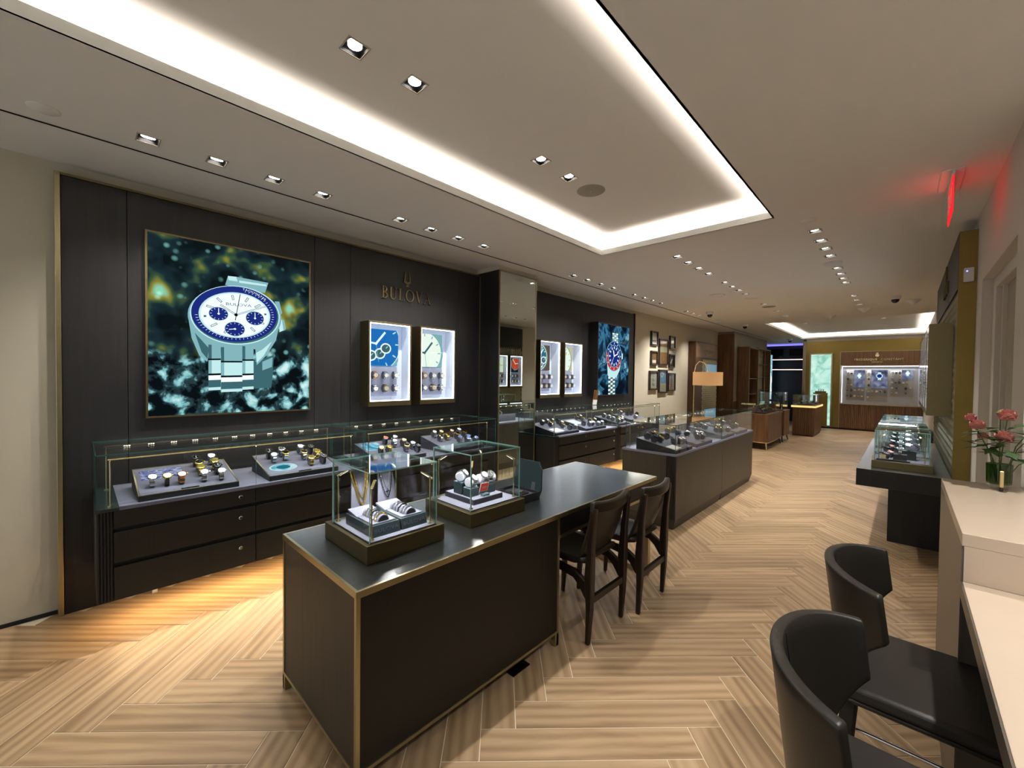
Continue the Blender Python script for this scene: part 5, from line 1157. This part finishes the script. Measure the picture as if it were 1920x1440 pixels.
# ================================================================ PICTURE GALLERY
FR = [(8.25, 8.57, 2.22, 2.52, 'upper left framed photograph, grey over white', ('paper', 'felt')), (9.2, 9.49, 2.19, 2.49, 'upper right framed photograph with a pale band', ('paper', 'cushion')),
      (8.64, 9.12, 1.82, 2.385, 'large framed photograph in the middle of the picture group', ('walnut', 'greige_panel')), (8.26, 8.57, 1.80, 2.105, 'middle left framed brown picture', ('walnut', 'paper')),
      (9.18, 9.48, 1.77, 2.075, 'middle right framed dark picture with a pale diagonal', ('chair_wood', 'paper')), (8.21, 8.60, 1.28, 1.685, 'lower left framed picture of three grey circles', ('grey_paint', 'screen_grey')),
      (8.65, 9.085, 1.205, 1.72, 'lower middle framed blue picture', ('screen_blue2', 'greige_panel')), (9.14, 9.53, 1.24, 1.65, 'lower right framed picture of a person in pale trousers', ('greige_panel', 'walnut'))]
pm('screen_grey', '#6f7a72', .3); pm('screen_blue2', '#4f7286', .3)
for y0, y1, z0, z1, lb, (ma, mb_) in FR:
    t = thing('picture_frame', lb, 'picture', (-3.87, (y0+y1)/2, (z0+z1)/2), 'framed pictures on the cream wall'); f = .03
    m = MB()
    for a in ((y0, y0+f, z0, z1), (y1-f, y1, z0, z1), (y0+f, y1-f, z0, z0+f), (y0+f, y1-f, z1-f, z1)): m.box(-3.88, -3.835, *a)
    m.build('frame', 'chair_wood', t, bevel=.002)
    h = z1-z0-2*f; MB().box(-3.878, -3.862, y0+f, y1-f, z0+f, z1-f).build('print', ma, t)
    w = y1-y0-2*f; m = MB(); T = LW(-3.862, y0+f, z0+f)
    if 'circles' in lb:
        for c in (.25, .52, .8): m.prism(ell(w/2, h*c, w*.22, h*.11, 16), 0, .001, 0, T)
    elif 'diagonal' in lb: m.prism(bar(w*.3, h*.25, w*.65, h*.7, w*.14), 0, .001, 0, T)
    elif 'blue' in lb: m.prism(ell(w*.55, h*.86, w*.2, h*.09, 16), 0, .001, 0, T); m.prism([(0, 0), (w, 0), (w, h*.4), (0, h*.4)], 0, .0008, 0, T)
    elif 'person' in lb: m.prism([(w*.35, h*.35), (w*.7, h*.35), (w*.72, h*.7), (w*.62, h*.74), (w*.6, h*.88), (w*.45, h*.88), (w*.44, h*.74), (w*.33, h*.7)], 0, .001, 0, T); m.prism([(w*.3, 0), (w*.45, 0), (w*.5, h*.3), (w*.56, 0), (w*.72, 0), (w*.7, h*.35), (w*.35, h*.35)], 0, .001, 0, T)
    elif 'large' in lb: m.prism([(0, h*.5), (w, h*.5), (w, h*.72), (0, h*.72)], 0, .001, 0, T)
    else: m.prism([(w*.1, h*.1), (w*.9, h*.1), (w*.9, h*.35), (w*.1, h*.35)], 0, .001, 0, T)
    m.build('printed_image', mb_, t, recalc=True)
    MB().box(-3.856, -3.854, y0+f, y1-f, z0+f, z1-f).build('glass_pane', 'glass', t)
# ================================================================ ROUND TABLE AND ARC LAMP
rt = thing('round_table', 'round table with a pale gold top behind the glass island', 'table', (-3.15, 8.75, 0))
MB().lathe([(0, .72), (.55, .72), (.57, .735), (.57, .75), (0, .75)], 48, 0, None, (-3.15, 8.75, 0)).build('table_top', 'gold_top' if 'gold_top' in MATS else 'stone_top', rt, smooth=True)
MB().lathe([(0, 0), (.28, 0), (.28, .015), (.05, .03), (.04, .72), (0, .72)], 24, 0, None, (-3.15, 8.75, 0)).build('pedestal', 'brass', rt, smooth=True)
lm = thing('floor_lamp', 'brass arc floor lamp with a lit tan drum shade', 'lamp', (-2.95, 9.4, 0))
LX, LY = -2.87, 8.72
MB().lathe([(.27, 1.40), (.275, 1.40), (.275, 1.665), (.27, 1.665)], 40, 0, None, (LX, LY, 0)).build('drum_shade', 'lamp_shade', lm, smooth=True)
MB().tube([(LX-.21, LY-.15, 0.02), (LX-.21, LY-.15, 1.66), (LX-.19, LY-.14, 1.80), (LX-.13, LY-.10, 1.88), (LX-.05, LY-.04, 1.85), (LX, LY, 1.75), (LX, LY, 1.60)], .010, 10).build('arc_pole', 'brass_bright', lm, smooth=True)
MB().lathe([(0, 0), (.15, 0), (.15, .02), (0, .022)], 28, 0, None, (LX-.21, LY-.15, 0)).build('base', 'brass', lm, smooth=True)
for d in (-.1, .1): MB().lathe([(0, -.03), (.025, -.01), (.028, .01), (.015, .035), (0, .04)], 14, 0, None, (LX+d, LY+d*.5, 1.62)).build('bulb', 'led_warm', lm, smooth=True)
light('lamp_glow', 'POINT', (LX, LY, 1.60), 12, (1, .75, .45), lm, shadow_soft_size=.05)
# ================================================================ TALL WALNUT DISPLAY
td = thing('walnut_display_panel', 'tall walnut display panel with gold diamond relief behind the lamp', 'display panel', (-3.8, 11.2, 0))
MB().box(-3.88, -3.70, 10.36, 11.98, 0, 2.44).build('panel_body', 'walnut_dark', td)
MB().box(-3.70, -3.695, 10.38, 11.96, 2.06, 2.42).build('header', 'walnut', td)
m = MB()
for r in range(24):
    for c in range(12):
        y = 10.86+c*.095+(.0475 if r % 2 else 0); z = .72+r*.055
        if y > 11.92: continue
        m.add([(-3.70, y-.04, z), (-3.70, y, z-.05), (-3.70, y+.04, z), (-3.70, y, z+.05), (-3.688, y, z)], [(0, 1, 4), (1, 2, 4), (2, 3, 4), (3, 0, 4)])
o = m.build('diamond_relief', 'brass', td); o['kind'] = 'stuff'
MB().box(-3.70, -3.66, 11.05, 11.80, 1.40, 1.90).build('screen', 'screen_blue', td, bevel=.003)
m = MB()
for k in range(9): m.box(-3.695, -3.688, 10.95+k*.085, 11.0+k*.085, 2.20, 2.27)
m.box(-3.695, -3.688, 11.05, 11.5, 2.12, 2.15); m.build('raised_lettering', 'bronze', td)
# ================================================================ WALNUT SHELVING WALL
sw = thing('walnut_wall_unit', 'walnut end panel and greige wall above the shelving', 'wall unit', (-3.65, 14.4, 0))
MB().box(-3.88, -3.45, 12.55, 12.60, 0, 2.78).build('end_panel', 'walnut', sw); MB().box(-3.88, -3.47, 12.60, 16.38, 0, H-.001).build('wall_face', 'greige_panel', sw)
MB().box(-3.47, -3.45, 12.60, 16.38, 0, .9).build('dado', 'walnut_dark', sw)
def cabinet(label, y0, y1, d, z1, cols, shelves, name='glass_cabinet'):
    t = thing(name, label, 'cabinet', (-3.4, y0, 0)); x0, x1 = -3.448, -3.448+d; w = .035
    MB().box(x0, x1, y0, y0+w, .0, z1).build('side_panel', 'walnut', t); MB().box(x0, x1, y1-w, y1, 0, z1).build('side_panel', 'walnut', t); MB().box(x0, x1, y0+w, y1-w, z1-w, z1).build('top_panel', 'walnut', t)
    MB().box(x0, x1-.01, y0+w, y1-w, 0, .75).build('lower_door', 'walnut', t); MB().box(x0, x0+.01, y0+w, y1-w, .75, z1-w).build('back_panel', 'greige_panel', t)
    for s in shelves: MB().box(x0+.01, x1-.02, y0+w, y1-w, s-.012, s).build('shelf', 'brass', t)
    f = MB()
    for y in [y0]+[y0+(y1-y0)*k/cols for k in range(1, cols)]+[y1-.03]: f.box(x1, x1+.012, y, y+.03, .72, z1)
    f.box(x1, x1+.012, y0, y1, z1-.03, z1).box(x1, x1+.012, y0, y1, .72, .75); f.build('front_frame', 'greige_panel', t)
    return t
cabinet('walnut glass cabinet, nearer of the two against the greige wall', 12.95, 13.95, .28, 2.44, 1, (1.1, 1.55))
cabinet('open walnut shelving with three bright shelves', 14.2, 15.75, .22, 2.48, 2, (1.2, 1.6, 2.0), 'shelving_unit')
bp = thing('advert_lightbox', 'tall blue lit advertisement beyond the walnut shelving', 'poster', (-3.5, 16.9, 1.6)); MB().box(-3.55, -3.50, 16.42, 17.4, .80, 2.4).build('backlit_print', 'ice_print', bp); MB().box(-3.56, -3.51, 16.40, 17.42, 2.4, 2.42).build('frame', 'bronze', bp)
m = MB().poly([(.5, .02), (.75, .02), (.8, .5), (.9, .7), (.7, .95), (.62, 1.05), (.5, .95), (.35, .75), (.45, .5)], .001, 0, LW(-3.50, 16.5, .8)); m.build('printed_figure', 'ink_cream', bp)
for z, l in ((1.885, 'lower'), (2.25, 'upper')):
    t = thing('lit_shelf', '%s shelf with a pink lit edge in the purple room' % l, 'shelf', (-3.1, 18.0, z)); MB().box(-3.9, -2.45, 17.85, 18.1, z-.02, z+.02).build('shelf_board', 'purple_wall', t); MB().box(-3.9, -2.45, 17.84, 17.85, z-.015, z+.015).build('edge_light', 'shelf_led', t)
t = thing('lit_header', 'violet light band along the top of the purple room', 'light strip', (-3.1, 17.9, 2.8)); MB().box(-3.9, -2.45, 17.95, 18.1, 2.77, 2.83).build('light_band', 'purple_led', t)
for i, (x0, x1, z0, z1) in enumerate(((-3.7, -3.3, 2.35, 2.65), (-3.1, -2.7, 2.4, 2.65))):
    t = thing('dark_panel', ('left', 'right')[i]+' dark panel above the upper shelf in the purple room', 'panel', (x0, 18.08, z0)); MB().box(x0, x1, 18.06, 18.1, z0, z1).build('panel_face', 'black_plastic', t)
# ================================================================ WALNUT CASES IN THE AISLE
def walnut_case(label, x0, x1, y0, y1, zt, boxes, gold_front):
    t = thing('walnut_case', label, 'display case', ((x0+x1)/2, y0, 0)); MB().box(x0, x1, y0, y1, .16, .745).build('cabinet_body', 'walnut', t, bevel=.002)
    MB().box(x0-.01, x1+.01, y0-.01, y1+.01, .745, .775).build('case_top', 'walnut', t, bevel=.003); MB().box(x0, x1, y0, y1, .145, .16).build('brass_base', 'brass_bright', t)
    for i, (x, y, sx, sy) in enumerate(((x1-.05, y0+.06, 1, -1), (x0+.05, y0+.06, -1, -1), (x1-.05, y1-.06, 1, 1), (x0+.05, y1-.06, -1, 1))):
        MB().rbox([(x+sx*.03, y+sy*.06, 0), (x, y, .15)], [.015, .03], [.015, .03], up=(1, 0, 0)).build('leg', 'brass_bright' if i < 2 and gold_front else 'chair_wood', t)
    for (a, b, c, d, zz_) in boxes:
        g = .006; z0 = .775; pane(t, b-g, b, c, d, z0, zz_-g); pane(t, a, a+g, c, d, z0, zz_-g); pane(t, a+g, b-g, c, c+g, z0, zz_-g); pane(t, a+g, b-g, d-g, d, z0, zz_-g); pane(t, a, b, c, d, zz_-g, zz_, 'glass_top')
    return t
walnut_case('walnut case on splayed brass legs with jewellery under glass', -2.70, -2.11, 10.25, 11.62, .78, [(-2.66, -2.15, 10.3, 11.55, 1.0)], True)
walnut_case('second walnut case with a tall glass box on top', -2.70, -2.11, 11.85, 12.5, .78, [(-2.66, -2.15, 11.9, 12.45, 1.22)], False)
random.seed(5)
def display_bits(zone, x0, x1, y0, y1, z, rows, cols, kinds, where):
    for r in range(rows):
        for c in range(cols):
            x = x0+(x1-x0)*(r+.5)/rows; y = y0+(y1-y0)*(c+.5)/cols; k = kinds[(r*cols+c) % len(kinds)]
            M = Matrix.Translation((x, y, z)) @ Matrix.Rotation(pi+random.uniform(-.3, .3), 4, 'Z') @ Matrix.Rotation(radians(-20), 4, 'Y') @ Matrix.Rotation(pi, 4, 'Z') @ Matrix.Scale(1.25, 4)
            put_watch(k, M, '%s, %s from the near end, %s row %s' % (WORD[k], ORD[c], ('left', 'right', 'third')[r], where), 'watches '+where)
pp = thing('display_pad', 'brown display pad under glass on the brass legged case', 'pad', (-2.4, 10.9, .776)); MB().box(-2.6, -2.2, 10.4, 11.45, .7755, .80).build('pad', 'leather_strap', pp, bevel=.004)
display_bits('A', -2.58, -2.22, 10.45, 11.4, .801, 2, 6, ['rose', 'steel', 'leather'], 'on the brown display pad')
t = thing('necklace_bust', 'wooden bust at the near end of the brass legged case', 'jewellery stand', (-2.42, 10.36, .776)); MB().rbox([(-2.42, 10.36, .776), (-2.42, 10.37, .90), (-2.42, 10.38, .95)], [.10, .11, .06], [.03, .03, .02], up=(1, 0, 0)).build('bust', 'walnut', t, bevel=.01)
for i, (x, y, h_) in enumerate(((-2.5, 12.0, .12), (-2.35, 12.1, .16), (-2.25, 12.3, .09))):
    t = thing('perfume_stand', '%s silver stand in the tall glass box' % ('left', 'middle', 'right')[i], 'stand', (x, y, .776)); MB().lathe([(0, 0), (.03, 0), (.03, .01), (.008, .02), (.008, h_), (.018, h_+.01), (.018, h_+.03), (0, h_+.035)], 14, 0, None, (x, y, .776)).build('stand_body', 'steel', t, smooth=True)
fc = thing('fluted_pedestal_case', 'fluted walnut pedestal case with a glowing top edge', 'display case', (-2.0, 14.1, 0))
m = MB().box(-2.22, -1.74, 13.56, 14.86, .04, .78)
n_ = 26
for k in range(n_): y = 13.58+k*1.27/n_; m.box(-1.74, -1.725, y, y+.028, .06, .78)
for k in range(10): x = -2.21+k*.048; m.box(x, x+.028, 13.545, 13.56, .06, .78)
m.build('fluted_body', 'walnut', fc); MB().box(-2.21, -1.75, 13.57, 14.85, 0, .04).build('toe_kick', 'walnut_dark', fc)
MB().box(-2.25, -1.70, 13.52, 14.89, .78, .83).build('glowing_edge', 'led_warm_soft', fc); MB().box(-2.245, -1.705, 13.525, 14.885, .83, .845).build('case_top', 'walnut', fc)
a, b, c, d = -2.22, -1.73, 13.56, 14.85; g = .006; zz_ = 1.12
pane(fc, b-g, b, c, d, .845, zz_-g); pane(fc, a, a+g, c, d, .845, zz_-g); pane(fc, a+g, b-g, c, c+g, .845, zz_-g); pane(fc, a+g, b-g, d-g, d, .845, zz_-g); pane(fc, a, b, c, d, zz_-g, zz_, 'glass_top')
pp = thing('display_pad', 'dark pad under glass on the fluted pedestal case', 'pad', (-2.0, 14.1, .846)); MB().box(-2.15, -1.8, 13.7, 14.7, .8455, .87).build('pad', 'walnut_dark', pp, bevel=.004)
display_bits('B', -2.15, -1.82, 13.72, 14.65, .871, 2, 6, ['steel', 'steel', 'slate'], 'in the fluted pedestal case')
# ================================================================ FAR BRONZE WALL
wn = thing('backlit_niche', 'tall mint lit niche with a bronze frame on the far wall', 'display niche', (-1.94, 16.38, 0))
m = MB()
for a in ((-2.25, -2.215, .05, 2.375), (-1.69, -1.655, .05, 2.375), (-2.215, -1.69, 2.34, 2.375), (-2.215, -1.69, .05, .09)): m.box(a[0], a[1], 16.36, 16.42, a[2], a[3])
m.build('frame', 'brass', wn); MB().box(-2.215, -1.69, 16.405, 16.415, .09, 2.34).build('backlit_print', 'mint_print', wn)
MB().box(-2.13, -1.76, 16.33, 16.40, .09, 1.12).build('pedestal', 'bronze_wall', wn); MB().box(-2.08, -1.80, 16.32, 16.40, 1.12, 1.17).build('pedestal_cap', 'bronze', wn)
for i, x in enumerate((-1.99, -1.93, -1.87)):
    put_watch('steel', Matrix.Translation((x, 16.35, 1.171)) @ Matrix.Rotation(-pi/2, 4, 'Z'), 'small steel watch, %s on the pedestal of the mint niche' % ('left', 'middle', 'right')[i], 'watches on the mint niche pedestal')
nf = thing('walnut_niche_panel', 'walnut panel with a lit steel watch display on the far wall', 'display niche', (-.6, 16.38, 0))
MB().box(-1.46, .39, 16.39, 16.42, 1.99, 2.40).build('header_panel', 'walnut', nf); MB().box(-1.46, .39, 16.39, 16.42, .05, .79).build('lower_panel', 'walnut', nf)
m = MB()
for k in range(40): x = -1.44+k*.0455; m.box(x, x+.03, 16.375, 16.39, .06, .77)
m.build('fluting', 'walnut', nf)
m = MB().box(-1.475, -1.46, 16.37, 16.42, .04, 2.415).box(-1.46, .39, 16.37, 16.42, 2.40, 2.415).box(-1.46, .39, 16.36, 16.42, .79, .815); m.build('brass_trim', 'brass', nf)
MB().box(-1.42, .28, 16.405, 16.415, .815, 1.97).build('niche_back', 'steel_panel', nf)
for a, b in ((-1.46, -1.42), (.28, .39)): MB().box(a, b, 16.38, 16.42, .815, 1.99).build('niche_side', 'white_box', nf)
MB().box(-1.42, .28, 16.385, 16.40, 1.95, 1.965).box(-1.42, -1.41, 16.385, 16.40, .83, 1.95).build('led_strip', 'led_white_soft', nf)
light('niche_glow', 'AREA', (-.57, 16.30, 1.93), 12, (.9, .95, 1), nf, rot=(radians(-20), 0, 0), shape='RECTANGLE', size=1.6, size_y=.04)
sg = thing('wall_sign', 'raised brass FREDERIQUE CONSTANT lettering above the far display', 'sign', (-.62, 16.38, 2.15))
text_obj('FREDERIQUE', .085, FW(16.388, -.87, 2.16), 'brass_bright', 'lettering', sg, .004, 1.12); text_obj('CONSTANT', .085, FW(16.388, -.28, 2.16), 'brass_bright', 'lettering', sg, .004, 1.12); text_obj('GENEVE', .06, FW(16.388, -.61, 2.08), 'brass_bright', 'lettering', sg, .004, 1.2)
MB().prism(ell(-.61, 2.28, .045, .04, 20), 0, .006, 0, FW(16.388)).build('crest', 'brass_bright', sg, recalc=True); MB().prism([(-.65, 2.33), (-.57, 2.33), (-.59, 2.36), (-.63, 2.36)], 0, .006, 0, FW(16.388)).build('crest_crown', 'brass_bright', sg, recalc=True)
BD = [('left', -1.31, -.60, .92, 1.86, (-.90, 1.25, -.62, 1.84), 'ink_cream'), ('middle', -.55, .04-.25, .90, 1.86, (-.43, 1.24, -.22, 1.85), 'ink_navy'), ('right', -.10, .25, 1.04, 1.86, (.06, 1.50, .24, 1.84), 'ink_cream')]
def fx(u): return -1.42+(u-190)*1.70/(1560-190)
def fz(v): return 1.965-(v-450)*1.14/(1110-450)
for nm_, (ua, va, ub, vb), (pa, pb, pc, pd), ink, pts in (
    ('left', (280, 520, 635, 1055), (425, 520, 628, 825), 'ink_cream', [(315, 590), (383, 590), (313, 690), (380, 690), (315, 790), (378, 790)]+[(310+70*k, 890) for k in range(5)]+[(310+69*k, 990) for k in range(5)]),
    ('middle', (665, 520, 1045, 1065), (748, 520, 1040, 832), 'ink_navy', [(706, 595), (706, 690), (706, 795), (702, 905), (774, 905), (852, 900), (925, 900), (1000, 900), (697, 1000), (772, 1000)]),
    ('right', (1085, 530, 1480, 970), (1282, 520, 1478, 690), 'ink_cream', [(1125, 580), (1188, 580), (1250, 580), (1120, 660), (1250, 665), (1120, 745), (1182, 745), (1245, 740), (1312, 745), (1375, 745), (1120, 835), (1197, 835), (1355, 840), (1435, 830), (1118, 915), (1197, 915), (1355, 920)])):
    t = thing('watch_board', 'grey watch board with a storm picture, %s on the far display' % nm_, 'display board', (fx(ua), 16.40, fz(vb)))
    MB().box(fx(ua), fx(ub), 16.385, 16.404, fz(vb), fz(va)).build('board', 'felt_pale', t); MB().box(fx(pa), fx(pc), 16.378, 16.3845, fz(pd), fz(pb)).build('storm_picture', 'storm_print', t)
    cx, cz = (fx(pa)+fx(pc))/2, fz(pb)-(fz(pb)-fz(pd))*.33; r = (fx(pc)-fx(pa))*.2
    MB().prism(ell(cx, cz, r, r, 20), 0, .001, 0, FW(16.377)).prism([(cx-r*.5, cz+r*1.5), (cx+r*.5, cz+r*1.5), (cx+r*.5, cz-r*1.6), (cx-r*.5, cz-r*1.6)], 0, .001, 0, FW(16.377)).build('printed_watch', 'ink_pale', t, recalc=True)
    MB().prism(ell(cx, cz, r*.75, r*.75, 20), .001, .002, 0, FW(16.377)).build('printed_dial', ink, t, recalc=True)
    rows = sorted({round(v/40) for u, v in pts})
    for i, (u, v) in enumerate(pts):
        k = ['steel', 'slate', 'black', 'steel', 'rose'][i % 5]; same = [p for p in pts if abs(p[1]-v) < 22]; ri = len([1 for p in pts if p[1] < v-22 and not any(abs(p[1]-q[1]) < 22 and q[0] < p[0] for q in pts)])
        put_watch(k, Matrix.Translation((fx(u), 16.384, fz(v)+.02)) @ FW(0).to_3x3().to_4x4() @ Matrix.Rotation(-pi/2, 4, 'Z') @ Matrix.Scale(1.5, 4),
                  '%s, %s in the %s row of the %s far board' % (WORD[k], ORD[sorted(p[0] for p in same).index(u)], ORD[ri], nm_), 'watches on the far boards')
# small card leaning on the glass top
t = thing('card_holder', 'slim wooden card holder with a white label on the far wall case', 'card holder', (-3.65, 5.80, 1.086))
Mk = Matrix.Translation((-3.66, 5.80, 1.086)) @ Matrix.Rotation(radians(-14), 4, 'X')
MB().box(-.04, .04, -.004, .004, 0, .25, 0, Mk).build('card', 'walnut', t); MB().box(-.03, .041, -.0048, .0045, .005, .085, 0, Mk).build('label', 'white_print', t)
# unused watch prototypes are removed
for k, (w, a) in WP.items():
    if k not in WUSED:
        for c in [c for c in COL.objects if c.parent == w]: bpy.data.objects.remove(c)
        bpy.data.objects.remove(w)
for o in COL.objects:
    if '_w' in o: del o['_w']
